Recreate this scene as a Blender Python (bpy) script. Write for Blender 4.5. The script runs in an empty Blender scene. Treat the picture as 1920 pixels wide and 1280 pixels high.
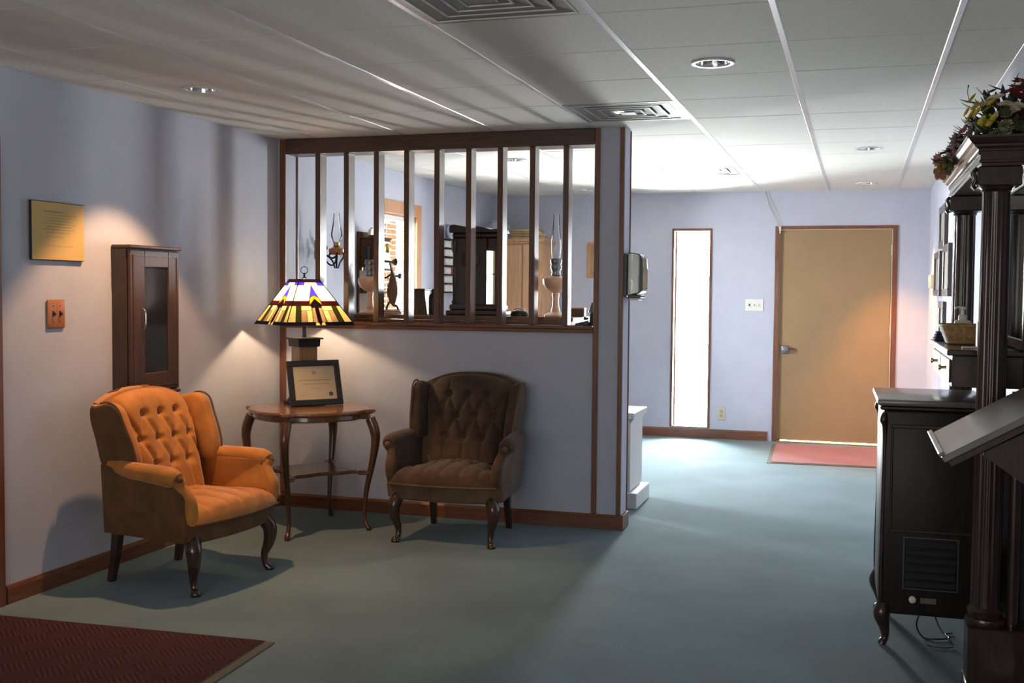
import bpy, bmesh, math, random
from mathutils import Vector, Matrix
random.seed(7)
S = bpy.context.scene
COL = S.collection
PI = math.pi
D = bpy.data

# ---------------------------------------------------------------- camera
H = 2.393                      # ceiling height
cam = D.cameras.new('camera'); co = D.objects.new('camera', cam); COL.objects.link(co)
cam.sensor_width = 36.0; cam.lens = 2086.26 * 36 / 1920; cam.clip_start = .05; cam.clip_end = 200
_y, _p, _r = .302088, .045092, .008228
_f = Vector((-math.sin(_y) * math.cos(_p), math.cos(_y) * math.cos(_p), -math.sin(_p)))
_x = Vector((math.cos(_y), math.sin(_y), 0)); _u = _x.cross(_f)
_x, _u = math.cos(_r) * _x + math.sin(_r) * _u, -math.sin(_r) * _x + math.cos(_r) * _u
M = Matrix((_x, _u, -_f)).transposed().to_4x4(); M.translation = Vector((.90894, -3.84229, 1.42))
co.matrix_world = M
S.camera = co

# ---------------------------------------------------------------- daylight and exposure
SKY = 44.0
w = D.worlds.new('sky'); S.world = w; w.use_nodes = True
bg = w.node_tree.nodes['Background']
bg.inputs[0].default_value = (.91, .96, 1.0, 1); bg.inputs[1].default_value = SKY
# bright overcast sky over a pale paved ground: the lower half is the ground outside
_nt = w.node_tree; _tc = _nt.nodes.new('ShaderNodeTexCoord'); _sp = _nt.nodes.new('ShaderNodeSeparateXYZ'); _rp = _nt.nodes.new('ShaderNodeValToRGB'); _ma = _nt.nodes.new('ShaderNodeMath'); _ma.operation = 'MULTIPLY_ADD'
_ma.inputs[1].default_value = .5; _ma.inputs[2].default_value = .5
_nt.links.new(_tc.outputs['Generated'], _sp.inputs[0]); _nt.links.new(_sp.outputs['Z'], _ma.inputs[0]); _nt.links.new(_ma.outputs[0], _rp.inputs[0]); _nt.links.new(_rp.outputs[0], bg.inputs[0])
_rp.color_ramp.elements[0].position = .48; _rp.color_ramp.elements[0].color = (.82, .83, .82, 1); _rp.color_ramp.elements[1].position = .52; _rp.color_ramp.elements[1].color = (.91, .96, 1.0, 1)
S.view_settings.view_transform = 'Standard'; S.view_settings.look = 'None'
S.view_settings.gamma = 1.0; S.view_settings.use_curve_mapping = False
S.view_settings.exposure = 2.0
LAMP_POWER = 150.0             # emission of the table lamp's bulb
CAN_POWER = {1: (35.0, (1.0, .57, .285)), 3: (66.0, (1.0, .45, .14)), 4: (3.0, (1.0, .6, .3))}   # recessed lights that are switched on
try:
    S.cycles.max_bounces = 12; S.cycles.diffuse_bounces = 6; S.cycles.glossy_bounces = 4
    S.cycles.transmission_bounces = 8; S.cycles.transparent_max_bounces = 16
    S.cycles.sample_clamp_indirect = 8
except Exception:
    pass

def portal(name, loc, rot, sx, sy):
    l = D.lights.new(name, 'AREA'); l.shape = 'RECTANGLE'; l.size = sx; l.size_y = sy
    l.cycles.is_portal = True
    o = D.objects.new(name, l); COL.objects.link(o); o.location = loc; o.rotation_euler = rot
# portals only tell the renderer where the sky shines in
portal('slit_window_portal', (-.65, 7.19, 1.07), (-PI / 2, 0, 0), .36, 1.95)
portal('side_window_portal', (-2.93, 4.64, 1.5), (0, -PI / 2, 0), 1.1, .68)

portal('front_window_portal', (-.6, -5.16, 1.3), (PI / 2, 0, 0), 2.6, 1.5)  # belongs to the added fill window

# ---------------------------------------------------------------- materials
def mat(name, col, rough=.6, metal=0, noise=0, nscale=20, bump=0, bscale=80, spec=.5, sheen=0, coat=0, col2=None, stretch=None, emit=None, emit_s=0, alpha=None, trans=0):
    m = D.materials.new(name); m.use_nodes = True
    nt = m.node_tree; b = nt.nodes['Principled BSDF']
    b.inputs['Base Color'].default_value = (*col, 1)
    b.inputs['Roughness'].default_value = rough; b.inputs['Metallic'].default_value = metal
    b.inputs['Specular IOR Level'].default_value = spec
    if sheen: b.inputs['Sheen Weight'].default_value = sheen; b.inputs['Sheen Roughness'].default_value = .4
    if coat: b.inputs['Coat Weight'].default_value = coat; b.inputs['Coat Roughness'].default_value = .12
    if emit: b.inputs['Emission Color'].default_value = (*emit, 1); b.inputs['Emission Strength'].default_value = emit_s
    if trans: b.inputs['Transmission Weight'].default_value = trans
    tc = nt.nodes.new('ShaderNodeTexCoord'); mp = nt.nodes.new('ShaderNodeMapping')
    nt.links.new(tc.outputs['Object'], mp.inputs[0])
    if stretch: mp.inputs['Scale'].default_value = stretch
    if noise or col2:
        n = nt.nodes.new('ShaderNodeTexNoise'); n.inputs['Scale'].default_value = nscale; n.inputs['Detail'].default_value = 6
        n.inputs['Roughness'].default_value = .65
        nt.links.new(mp.outputs[0], n.inputs['Vector'])
        r = nt.nodes.new('ShaderNodeValToRGB')
        c2 = col2 or tuple(min(1, c * (1 + noise)) for c in col); c1 = col if col2 else tuple(c * (1 - noise) for c in col)
        r.color_ramp.elements[0].color = (*c1, 1); r.color_ramp.elements[1].color = (*c2, 1)
        r.color_ramp.elements[0].position = .36; r.color_ramp.elements[1].position = .66
        nt.links.new(n.outputs['Fac'], r.inputs[0]); nt.links.new(r.outputs[0], b.inputs['Base Color'])
    if bump:
        n2 = nt.nodes.new('ShaderNodeTexNoise'); n2.inputs['Scale'].default_value = bscale; n2.inputs['Detail'].default_value = 3
        nt.links.new(mp.outputs[0], n2.inputs['Vector'])
        bp = nt.nodes.new('ShaderNodeBump'); bp.inputs['Strength'].default_value = bump; bp.inputs['Distance'].default_value = .004
        nt.links.new(n2.outputs['Fac'], bp.inputs['Height']); nt.links.new(bp.outputs[0], b.inputs['Normal'])
    return m

def wood(name, c1, c2, rough=.4, axis=2, coat=.2, scale=7):
    st = [9, 9, 9]; st[axis] = .7
    return mat(name, c1, rough, col2=c2, nscale=scale, stretch=tuple(st), bump=.08, bscale=scale * 2, coat=coat)

def glassy(name, col, opacity=.12, rough=.03):
    """thin clear glass: mostly see-through, a mirror-like sheen at grazing angles"""
    m = D.materials.new(name); m.use_nodes = True; nt = m.node_tree; nt.nodes.clear()
    out = nt.nodes.new('ShaderNodeOutputMaterial'); mx = nt.nodes.new('ShaderNodeMixShader')
    tr = nt.nodes.new('ShaderNodeBsdfTransparent'); gl = nt.nodes.new('ShaderNodeBsdfGlossy')
    lw = nt.nodes.new('ShaderNodeLayerWeight'); ma = nt.nodes.new('ShaderNodeMath'); ma.operation = 'ADD'; ma.use_clamp = True
    lw.inputs[0].default_value = .25; ma.inputs[1].default_value = opacity * .3
    tr.inputs[0].default_value = (*col, 1); gl.inputs[0].default_value = (1, 1, 1, 1); gl.inputs['Roughness'].default_value = rough
    nt.links.new(lw.outputs['Fresnel'], ma.inputs[0]); nt.links.new(ma.outputs[0], mx.inputs[0])
    nt.links.new(tr.outputs[0], mx.inputs[1]); nt.links.new(gl.outputs[0], mx.inputs[2]); nt.links.new(mx.outputs[0], out.inputs[0])
    return m

def stained(name, col, dense=.5):
    """opalescent coloured glass that lets the bulb behind it shine through"""
    m = D.materials.new(name); m.use_nodes = True; nt = m.node_tree; nt.nodes.clear()
    out = nt.nodes.new('ShaderNodeOutputMaterial'); mx = nt.nodes.new('ShaderNodeMixShader'); m2 = nt.nodes.new('ShaderNodeMixShader')
    tl = nt.nodes.new('ShaderNodeBsdfTranslucent'); df = nt.nodes.new('ShaderNodeBsdfDiffuse'); gl = nt.nodes.new('ShaderNodeBsdfGlossy')
    tc = nt.nodes.new('ShaderNodeTexCoord'); n = nt.nodes.new('ShaderNodeTexNoise'); n.inputs['Scale'].default_value = 14; n.inputs['Detail'].default_value = 4
    r = nt.nodes.new('ShaderNodeValToRGB'); nt.links.new(tc.outputs['Object'], n.inputs['Vector']); nt.links.new(n.outputs['Fac'], r.inputs[0])
    r.color_ramp.elements[0].color = (*[c * .8 for c in col], 1); r.color_ramp.elements[1].color = (*[min(1, c * 1.15) for c in col], 1)
    nt.links.new(r.outputs[0], tl.inputs[0]); nt.links.new(r.outputs[0], df.inputs[0])
    gl.inputs['Roughness'].default_value = .15; mx.inputs[0].default_value = dense; m2.inputs[0].default_value = .05
    nt.links.new(tl.outputs[0], mx.inputs[1]); nt.links.new(df.outputs[0], mx.inputs[2])
    nt.links.new(mx.outputs[0], m2.inputs[1]); nt.links.new(gl.outputs[0], m2.inputs[2]); nt.links.new(m2.outputs[0], out.inputs[0])
    return m

def printed(name, paper, ink, rows, u_ax, v_ax, margin=.2, gain=.55):
    """paper with faint illegible print: rows of broken ink dashes, in the sheet's own 0..1 coordinates"""
    m = mat(name, paper, .7); nt = m.node_tree; b = nt.nodes['Principled BSDF']
    tc = nt.nodes.new('ShaderNodeTexCoord'); sp = nt.nodes.new('ShaderNodeSeparateXYZ'); nt.links.new(tc.outputs['Generated'], sp.inputs[0])
    def M2(op, a, bb=None, c=None):
        n = nt.nodes.new('ShaderNodeMath'); n.operation = op
        for i, v in enumerate((a, bb, c)):
            if v is None: continue
            if isinstance(v, (int, float)): n.inputs[i].default_value = v
            else: nt.links.new(v, n.inputs[i])
        return n.outputs[0]
    u, v = sp.outputs[u_ax], sp.outputs[v_ax]
    ny = nt.nodes.new('ShaderNodeTexNoise'); ny.inputs['Scale'].default_value = 1.0
    cb = nt.nodes.new('ShaderNodeCombineXYZ'); nt.links.new(M2('MULTIPLY', u, 150), cb.inputs[0]); nt.links.new(M2('MULTIPLY', M2('FLOOR', M2('MULTIPLY', v, 40)), 3.7), cb.inputs[1])
    nt.links.new(cb.outputs[0], ny.inputs['Vector'])
    dash = M2('GREATER_THAN', ny.outputs['Fac'], .45)
    tot = None
    for (vc, hh, u0, u1) in rows:
        line = M2('COMPARE', v, vc, hh)
        rng = M2('MULTIPLY', M2('GREATER_THAN', u, u0), M2('LESS_THAN', u, u1))
        q = M2('MULTIPLY', line, rng)
        tot = q if tot is None else M2('MAXIMUM', tot, q)
    fac = M2('MULTIPLY', M2('MULTIPLY', tot, dash), gain)
    mixn = nt.nodes.new('ShaderNodeMixRGB'); mixn.inputs[1].default_value = (*paper, 1); mixn.inputs[2].default_value = (*ink, 1)
    nt.links.new(fac, mixn.inputs[0]); nt.links.new(mixn.outputs[0], b.inputs['Base Color'])
    return m

MT = {}
MT['wall'] = mat('wall_paint', (.49, .505, .60), .75, noise=.03, nscale=5, bump=.15, bscale=120)
MT['tile'] = mat('ceiling_tile', (.72, .70, .645), .85, noise=.06, nscale=60, bump=.5, bscale=160)
MT['tbar'] = mat('white_metal_grid', (.66, .66, .66), .28, .25)
MT['plenum'] = mat('ceiling_void', (.10, .095, .09), .9)
MT['trim'] = wood('red_brown_trim', (.125, .040, .018), (.20, .072, .032), .42)
MT['trimh'] = wood('red_brown_trim_x', (.125, .040, .018), (.20, .072, .032), .42, axis=0)
MT['trimy'] = wood('red_brown_trim_y', (.125, .040, .018), (.20, .072, .032), .42, axis=1)
MT['beam'] = wood('dark_beam', (.060, .024, .013), (.100, .042, .022), .45, axis=0)
MT['slat'] = wood('divider_slat_wood', (.085, .036, .020), (.140, .062, .034), .30)
MT['casing'] = wood('honey_oak', (.40, .17, .055), (.55, .26, .10), .35)
MT['door'] = mat('tan_door_paint', (.30, .19, .095), .5, noise=.05, nscale=4)
MT['metal'] = mat('grey_metal', (.25, .26, .27), .35, .8)
MT['brass'] = mat('brass', (.60, .40, .12), .3, .9)
MT['chrome'] = mat('chrome', (.75, .75, .78), .12, 1)
MT['black'] = mat('black_plastic', (.02, .02, .022), .35)
MT['white'] = mat('white_plastic', (.72, .71, .66), .4)
MT['ivory'] = mat('ivory_plastic', (.55, .48, .36), .45)
MT['whitepaint'] = mat('white_furniture_paint', (.66, .66, .66), .45, noise=.03)
MT['darkwood'] = wood('dark_mahogany', (.018, .009, .007), (.045, .020, .013), .32, coat=.35)
MT['darkwoody'] = wood('dark_mahogany_y', (.020, .010, .008), (.050, .022, .014), .30, axis=1, coat=.35)
MT['walnut'] = wood('walnut', (.040, .018, .011), (.085, .037, .020), .42)
MT['heaterwood'] = mat('black_lacquer', (.016, .010, .009), .45, noise=.3, nscale=9, spec=.3, stretch=(4, 4, .6))
MT['tablewood'] = wood('table_oak', (.125, .050, .020), (.205, .086, .036), .25, axis=0, coat=.5)
MT['tableleg'] = wood('table_leg_oak', (.055, .022, .010), (.095, .040, .018), .28, coat=.4)
MT['oldoak'] = mat('old_phone_oak', (.10, .045, .022), .7, noise=.2, spec=.2)
MT['legwood'] = wood('chair_leg_wood', (.030, .013, .009), (.06, .026, .016), .25, coat=.4)
MT['pine'] = wood('pale_pine', (.48, .27, .13), (.60, .36, .19), .5)
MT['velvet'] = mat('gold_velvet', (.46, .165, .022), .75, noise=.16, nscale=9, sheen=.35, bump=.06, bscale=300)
MT['velvetdark'] = mat('gold_velvet_outside', (.115, .050, .016), .85, noise=.25, nscale=9, sheen=.1, bump=.06, bscale=300)  # gold velvet darkened: shade of the outer sides painted into the colour
MT['velvetbrown'] = mat('brown_velvet', (.068, .034, .018), .85, noise=.35, nscale=7, sheen=.15, bump=.06, bscale=300)  # same velvet again, shade on seat and back painted in as brown
MT['velvetbrownout'] = mat('brown_velvet_outside', (.12, .070, .036), .85, noise=.25, nscale=7, sheen=.15, bump=.06, bscale=300)  # shaded velvet painted lighter where the outer sides catch window light
MT['iron'] = mat('cast_iron', (.018, .016, .02), .5, .4)
MT['peach'] = mat('peach_glass', (.80, .50, .33), .3, coat=.3)
MT['clear'] = glassy('clear_glass', (1, 1, 1), .0)
MT['pane'] = glassy('window_glass', (.95, .97, .97), .05)
MT['darkglass'] = mat('dark_cabinet_glass', (.016, .018, .022), .08, coat=.6)
MT['mirror'] = mat('mirror_glass', (.55, .60, .60), .04, 1)
MT['blue'] = mat('navy_cloth', (.02, .03, .08), .8)
MT['cream'] = mat('cream_ceramic', (.68, .58, .44), .4, noise=.25, nscale=16)
MT['rubber'] = mat('mat_border', (.085, .085, .070), .8)
MT['cord'] = mat('cord_brown', (.10, .07, .05), .6)
MT['porcelain'] = mat('blue_white_porcelain', (.55, .60, .70), .25, noise=.2, nscale=12)
MT['red'] = mat('red_thread', (.45, .04, .04), .7)
MT['thread'] = mat('white_thread', (.72, .70, .66), .7)
MT['brickred'] = mat('brick_red', (.42, .14, .10), .85, noise=.2, nscale=12)
MT['linen'] = mat('folded_linen', (.46, .36, .20), .85, noise=.2, nscale=10, bump=.3, bscale=40)

def carpet(name, c1, c2, scale=220, bump=.6):
    m = mat(name, c1, .95, col2=c2, nscale=scale, spec=.1, bump=bump, bscale=scale * 1.4, sheen=.15)
    nt = m.node_tree; b = nt.nodes['Principled BSDF']
    src = b.inputs['Base Color'].links[0].from_socket
    tc = nt.nodes.new('ShaderNodeTexCoord'); n = nt.nodes.new('ShaderNodeTexNoise'); n.inputs['Scale'].default_value = 1.7; n.inputs['Detail'].default_value = 5
    nt.links.new(tc.outputs['Object'], n.inputs['Vector'])
    r = nt.nodes.new('ShaderNodeValToRGB'); r.color_ramp.elements[0].color = (.86, .86, .86, 1); r.color_ramp.elements[1].color = (1.1, 1.1, 1.1, 1)
    r.color_ramp.elements[0].position = .35; r.color_ramp.elements[1].position = .65
    nt.links.new(n.outputs['Fac'], r.inputs[0])
    mx = nt.nodes.new('ShaderNodeMixRGB'); mx.blend_type = 'MULTIPLY'; mx.inputs[0].default_value = 1
    nt.links.new(src, mx.inputs[1]); nt.links.new(r.outputs[0], mx.inputs[2]); nt.links.new(mx.outputs[0], b.inputs['Base Color'])
    return m
MT['carpet'] = carpet('teal_carpet', (.114, .166, .184), (.166, .232, .252))

def ribbed(name, c1, c2):
    """loop-pile mat: basket-weave blocks of ribs that run one way, then the other"""
    m = mat(name, c1, .95, spec=.1); nt = m.node_tree; b = nt.nodes['Principled BSDF']
    tc = nt.nodes.new('ShaderNodeTexCoord'); mp = nt.nodes.new('ShaderNodeMapping'); nt.links.new(tc.outputs['Object'], mp.inputs[0])
    mp.inputs['Rotation'].default_value = (0, 0, PI / 4)
    ck = nt.nodes.new('ShaderNodeTexChecker'); ck.inputs['Scale'].default_value = 9; nt.links.new(mp.outputs[0], ck.inputs[0])
    w1 = nt.nodes.new('ShaderNodeTexWave'); w1.inputs['Scale'].default_value = 16; w1.bands_direction = 'X'; nt.links.new(mp.outputs[0], w1.inputs[0])
    w2 = nt.nodes.new('ShaderNodeTexWave'); w2.inputs['Scale'].default_value = 16; w2.bands_direction = 'Y'; nt.links.new(mp.outputs[0], w2.inputs[0])
    for ww in (w1, w2): ww.inputs['Distortion'].default_value = 1.2; ww.inputs['Detail'].default_value = 2
    mx = nt.nodes.new('ShaderNodeMixRGB'); nt.links.new(ck.outputs['Fac'], mx.inputs[0]); nt.links.new(w1.outputs['Fac'], mx.inputs[1]); nt.links.new(w2.outputs['Fac'], mx.inputs[2])
    r = nt.nodes.new('ShaderNodeValToRGB'); r.color_ramp.elements[0].color = (*c1, 1); r.color_ramp.elements[1].color = (*c2, 1)
    nt.links.new(mx.outputs[0], r.inputs[0]); nt.links.new(r.outputs[0], b.inputs['Base Color'])
    bp = nt.nodes.new('ShaderNodeBump'); bp.inputs['Strength'].default_value = .8; bp.inputs['Distance'].default_value = .004
    nt.links.new(mx.outputs[0], bp.inputs['Height']); nt.links.new(bp.outputs[0], b.inputs['Normal'])
    return m
MT['mat'] = ribbed('ribbed_red_mat', (.040, .016, .020), (.085, .035, .037))
MT['redmat'] = carpet('faded_red_mat', (.22, .075, .070), (.32, .115, .100), 120)

# ---------------------------------------------------------------- mesh helpers
class MB:
    def __init__(self): self.v = []; self.f = []
    def add(self, vs, fs, mtx=None):
        o = len(self.v)
        self.v += [tuple(mtx @ Vector(p)) if mtx else tuple(p) for p in vs]
        self.f += [tuple(i + o for i in f) for f in fs]
        return self
    def box(self, x0, x1, y0, y1, z0, z1, bev=0, mtx=None, seg=1):
        if x1 < x0: x0, x1 = x1, x0
        if y1 < y0: y0, y1 = y1, y0
        if z1 < z0: z0, z1 = z1, z0
        if not bev:
            vs = [(x, y, z) for x in (x0, x1) for y in (y0, y1) for z in (z0, z1)]
            fs = [(0, 1, 3, 2), (4, 6, 7, 5), (0, 4, 5, 1), (2, 3, 7, 6), (0, 2, 6, 4), (1, 5, 7, 3)]
            return self.add(vs, fs, mtx)
        bm = bmesh.new(); bmesh.ops.create_cube(bm, size=1)
        for v in bm.verts: v.co = ((x0 + x1) / 2 + v.co.x * (x1 - x0), (y0 + y1) / 2 + v.co.y * (y1 - y0), (z0 + z1) / 2 + v.co.z * (z1 - z0))
        bmesh.ops.bevel(bm, geom=bm.edges[:], offset=bev, segments=seg, profile=.5, affect='EDGES')
        bm.verts.index_update()
        self.add([v.co.copy() for v in bm.verts], [[v.index for v in f.verts] for f in bm.faces], mtx); bm.free(); return self
    def loft(self, rings, cap=True, closed=True, mtx=None):
        n = len(rings[0]); vs = [p for r in rings for p in r]; fs = []
        for i in range(len(rings) - 1):
            for j in range(n if closed else n - 1):
                a, b = i * n + j, i * n + (j + 1) % n
                fs.append((a, b, b + n, a + n))
        if cap and closed: fs += [tuple(reversed(range(n))), tuple(range((len(rings) - 1) * n, len(rings) * n))]
        return self.add(vs, fs, mtx)
    def lathe(self, prof, n=20, c=(0, 0, 0), mtx=None, flute=None, cap=True):
        rings = []
        for (r, z) in prof:
            ring = []
            for k in range(n):
                a = 2 * PI * k / n
                rr = r * (1 - flute[1] * abs(math.sin(a * flute[0] / 2)) ** 1.5) if flute and flute[2] <= z <= flute[3] else r
                ring.append((c[0] + rr * math.cos(a), c[1] + rr * math.sin(a), c[2] + z))
            rings.append(ring)
        return self.loft(rings, mtx=mtx, cap=cap)
    def tube(self, pts, rad, n=8, sq=None, mtx=None):
        pts = [Vector(p) for p in pts]; m = len(pts)
        if not isinstance(rad, (list, tuple)): rad = [rad] * m
        rings = []; up = None
        for i, p in enumerate(pts):
            t = (pts[min(i + 1, m - 1)] - pts[max(i - 1, 0)]).normalized()
            if up is None: up = Vector((0, 0, 1)) if abs(t.z) < .9 else Vector((1, 0, 0))
            s = t.cross(up).normalized(); up = s.cross(t).normalized()
            rings.append([p + (s * math.cos(2 * PI * k / n + PI / n) + up * math.sin(2 * PI * k / n + PI / n)) * rad[i] for k in range(n)])
        return self.loft(rings, mtx=mtx)
    def prism(self, poly, a0, a1, axis='z', mtx=None):
        P = {'z': lambda u, v, w_: (u, v, w_), 'x': lambda u, v, w_: (w_, u, v), 'y': lambda u, v, w_: (u, w_, v)}[axis]
        n = len(poly)
        vs = [P(u, v, a0) for u, v in poly] + [P(u, v, a1) for u, v in poly]
        fs = [tuple(range(n)), tuple(reversed(range(n, 2 * n)))] + [(j, (j + 1) % n + 0, (j + 1) % n + n, j + n) for j in range(n)]
        return self.add(vs, fs, mtx)
    def mesh(self, name, smooth=None):
        me = D.meshes.new(name); me.from_pydata(self.v, [], self.f); me.update()
        bm = bmesh.new(); bm.from_mesh(me); bmesh.ops.recalc_face_normals(bm, faces=bm.faces[:]); bm.to_mesh(me); bm.free()
        if smooth:
            me.polygons.foreach_set('use_smooth', [True] * len(me.polygons)); me.set_sharp_from_angle(angle=math.radians(smooth))
        return me
    def build(self, name, m, parent=None, smooth=None, bevel=0, subsurf=0):
        o = D.objects.new(name, self.mesh(name, smooth)); COL.objects.link(o)
        o.data.materials.append(MT[m] if isinstance(m, str) else m)
        if parent: o.parent = parent
        if bevel:
            b = o.modifiers.new('bevel', 'BEVEL'); b.width = bevel; b.segments = 2; b.limit_method = 'ANGLE'; b.angle_limit = .6
        if subsurf:
            s = o.modifiers.new('subsurf', 'SUBSURF'); s.levels = subsurf; s.render_levels = subsurf
        return o

def second(o, m2, test):
    """second material on the faces that pass the test (an outside cover, an upholstered edge)"""
    o.data.materials.append(MT[m2])
    for p in o.data.polygons:
        if test(p): p.material_index = 1
    return o
def tag(o, label, cat, group=None):
    o['label'] = label; o['category'] = cat
    if group: o['group'] = group
    return o
def thing(name, label, cat, loc=(0, 0, 0), rz=0, group=None):
    o = D.objects.new(name, None); COL.objects.link(o); o.location = loc; o.rotation_euler = (0, 0, rz); o.empty_display_size = .05
    return tag(o, label, cat, group)
def struct(o):
    o['kind'] = 'structure'; return o
def inst(name, me, m, parent, loc, rot=(0, 0, 0), scale=None):
    o = D.objects.new(name, me); COL.objects.link(o); o.parent = parent; o.location = loc; o.rotation_euler = rot
    if scale: o.scale = scale
    if m and not me.materials: me.materials.append(MT[m] if isinstance(m, str) else m)
    return o
def bez(p0, p1, p2, p3, n=10):
    p0, p1, p2, p3 = map(Vector, (p0, p1, p2, p3))
    return [p0 * (1 - t) ** 3 + p1 * 3 * t * (1 - t) ** 2 + p2 * 3 * t * t * (1 - t) + p3 * t ** 3 for t in [i / n for i in range(n + 1)]]
def smoothpts(pts, n=6):
    """Catmull-Rom through points"""
    P = [Vector(p) for p in pts]; P = [P[0] * 2 - P[1]] + P + [P[-1] * 2 - P[-2]]; out = []
    for i in range(1, len(P) - 2):
        for k in range(n):
            t = k / n
            out.append(.5 * ((2 * P[i]) + (P[i + 1] - P[i - 1]) * t + (2 * P[i - 1] - 5 * P[i] + 4 * P[i + 1] - P[i + 2]) * t * t + (-P[i - 1] + 3 * P[i] - 3 * P[i + 1] + P[i + 2]) * t ** 3))
    return out + [P[-2]]
def interp(vals, n=6):
    return [v.x for v in smoothpts([(a, 0, 0) for a in vals], n)]

# ================================================================ THE ROOM
XL, XR, YB, YF = -2.715, 1.515, 7.07, -5.0
floor = struct(MB().box(XL - .15, XR + .15, YF - .15, YB + .3, -.12, 0).build('floor', 'carpet'))

# left wall with the side window opening
WY0, WY1, WZ0, WZ1 = 4.30, 4.98, .98, 2.04
m = MB()
m.box(XL - .22, XL, YF - .15, WY0, 0, H + .3); m.box(XL - .22, XL, WY1, YB + .2, 0, H + .3)
m.box(XL - .22, XL, WY0, WY1, 0, WZ0); m.box(XL - .22, XL, WY0, WY1, WZ1, H + .3)
wall_left = struct(m.build('wall_left', 'wall'))
# back wall with slit window and door opening
SX0, SX1, SZ0, SZ1 = -.855, -.465, .10, 2.045
DX0, DX1, DZ = .13, 1.24, 2.06
m = MB()
for (a, b, c, d) in ((XL, SX0, 0, H + .3), (SX0, SX1, 0, SZ0), (SX0, SX1, SZ1, H + .3), (SX1, DX0, 0, H + .3), (DX0, DX1, DZ, H + .3), (DX1, XR, 0, H + .3)):
    m.box(a, b, YB, YB + .16, c, d)
wall_back = struct(m.build('wall_back', 'wall'))
wall_right = struct(MB().box(XR, XR + .15, YF - .15, YB + .16, 0, H + .3).build('wall_right', 'wall'))
FX0, FX1, FZ0, FZ1 = -1.9, .7, .55, 2.05      # unseen window added behind the camera, dimmed pane, for front fill light
m = MB()
m.box(XL, FX0, YF - .15, YF, 0, H + .3); m.box(FX1, XR, YF - .15, YF, 0, H + .3); m.box(FX0, FX1, YF - .15, YF, 0, FZ0); m.box(FX0, FX1, YF - .15, YF, FZ1, H + .3)
wall_front = struct(m.build('wall_front', 'wall'))
MT['tint'] = glassy('tinted_glass', (.036, .034, .031), .05)  # dark pane sets how much of the added fill comes in
wf = struct(MB().add([(FX0, YF - .08, FZ0), (FX1, YF - .08, FZ0), (FX1, YF - .08, FZ1), (FX0, YF - .08, FZ1)], [(0, 1, 2, 3)]).build('window_3', 'tint'))
m = MB()
m.box(FX0 - .06, FX0, YF - .12, YF + .02, FZ0 - .06, FZ1 + .06); m.box(FX1, FX1 + .06, YF - .12, YF + .02, FZ0 - .06, FZ1 + .06)
m.box(FX0, FX1, YF - .12, YF + .02, FZ1, FZ1 + .06); m.box(FX0, FX1, YF - .12, YF + .03, FZ0 - .06, FZ0); m.box(-.63, -.57, YF - .11, YF - .05, FZ0, FZ1)
m.build('window_frame', 'trimh', wf)

# ceiling: void above, lay-in tiles, runners; every tile its own object
U = .6096
ceiling = struct(MB().box(XL - .1, XR + .1, YF - .1, YB + .1, H + .16, H + .24).build('ceiling', 'plenum'))
runx = [i * U for i in range(-4, 3)]
rm = MB().box(-.012, .012, YF, YB, -.004, .004, .002).box(-.0015, .0015, YF, YB, .004, .03).mesh('main_runner')
for x in runx: inst('main_runner', rm, 'tbar', ceiling, (x, 0, H))
wm = MB().box(-.010, .010, YF, YB, -.003, .003, .001).mesh('wall_angle')
inst('wall_angle', wm, 'tbar', ceiling, (XL + .010, 0, H)); inst('wall_angle', wm, 'tbar', ceiling, (XR - .010, 0, H))
colb = [XL] + runx + [XR]
tile_mesh = {}
DIFF = {(-1, -1), (-1, 3), (-1, 8)}
CANS = [(.297, .945), (-2.181, .937), (.941, 4.006), (.948, 6.443), (-1.547, 4.068), (-1.574, 6.525)]
def tile_m(wd, dp):
    k = (round(wd, 3), round(dp, 3))
    if k not in tile_mesh:
        g, t = .003, .0032
        tile_mesh[k] = MB().box(-wd / 2 + .006, wd / 2 - .006, -dp / 2 + t, dp / 2 - t, .000, .016, .0012).mesh('ceiling_tile')
    return tile_mesh[k]
def tile_hole(wd, dp, hx, hy, r):
    """tile with a round hole for a recessed light"""
    m = MB(); n = 24
    x0, x1, y0, y1 = -wd / 2 + .006, wd / 2 - .006, -dp / 2 + .0032, dp / 2 - .0032
    ang = sorted([(2 * PI * k / n) % (2 * PI) for k in range(n)] + [math.atan2(cy_ - hy, cx_ - hx) % (2 * PI) for cx_ in (x0, x1) for cy_ in (y0, y1)])
    inner, outer = [], []
    for a in ang:
        c, s = math.cos(a), math.sin(a); inner.append((hx + r * c, hy + r * s))
        t = min(((x1 - hx) / c if c > 1e-6 else (x0 - hx) / c if c < -1e-6 else 9), ((y1 - hy) / s if s > 1e-6 else (y0 - hy) / s if s < -1e-6 else 9))
        outer.append((hx + c * t, hy + s * t))
    rings = [[(p[0], p[1], 0) for p in inner], [(p[0], p[1], 0) for p in outer], [(p[0], p[1], .016) for p in outer], [(p[0], p[1], .016) for p in inner], [(p[0], p[1], 0) for p in inner]]
    m.loft(rings, cap=False)
    return m.mesh('ceiling_tile')
for ci in range(len(colb) - 1):
    x0, x1 = colb[ci], colb[ci + 1]
    for j in range(-9, 12):
        y0, y1 = max(j * U, YF), min((j + 1) * U, YB)
        if y1 - y0 < .03: continue
        cell = (round((x0 if ci else x1 - U) / U), j)
        if cell in DIFF: continue
        cx, cy = (x0 + x1) / 2, (y0 + y1) / 2
        can = [c for c in CANS if x0 < c[0] < x1 and y0 < c[1] < y1]
        if can:
            me = tile_hole(x1 - x0, y1 - y0, can[0][0] - cx, can[0][1] - cy, .078)
        else: me = tile_m(x1 - x0, y1 - y0)
        inst('ceiling_tile', me, 'tile', ceiling, (cx, cy, H - .001 + random.uniform(-.0006, .0006)))

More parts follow.
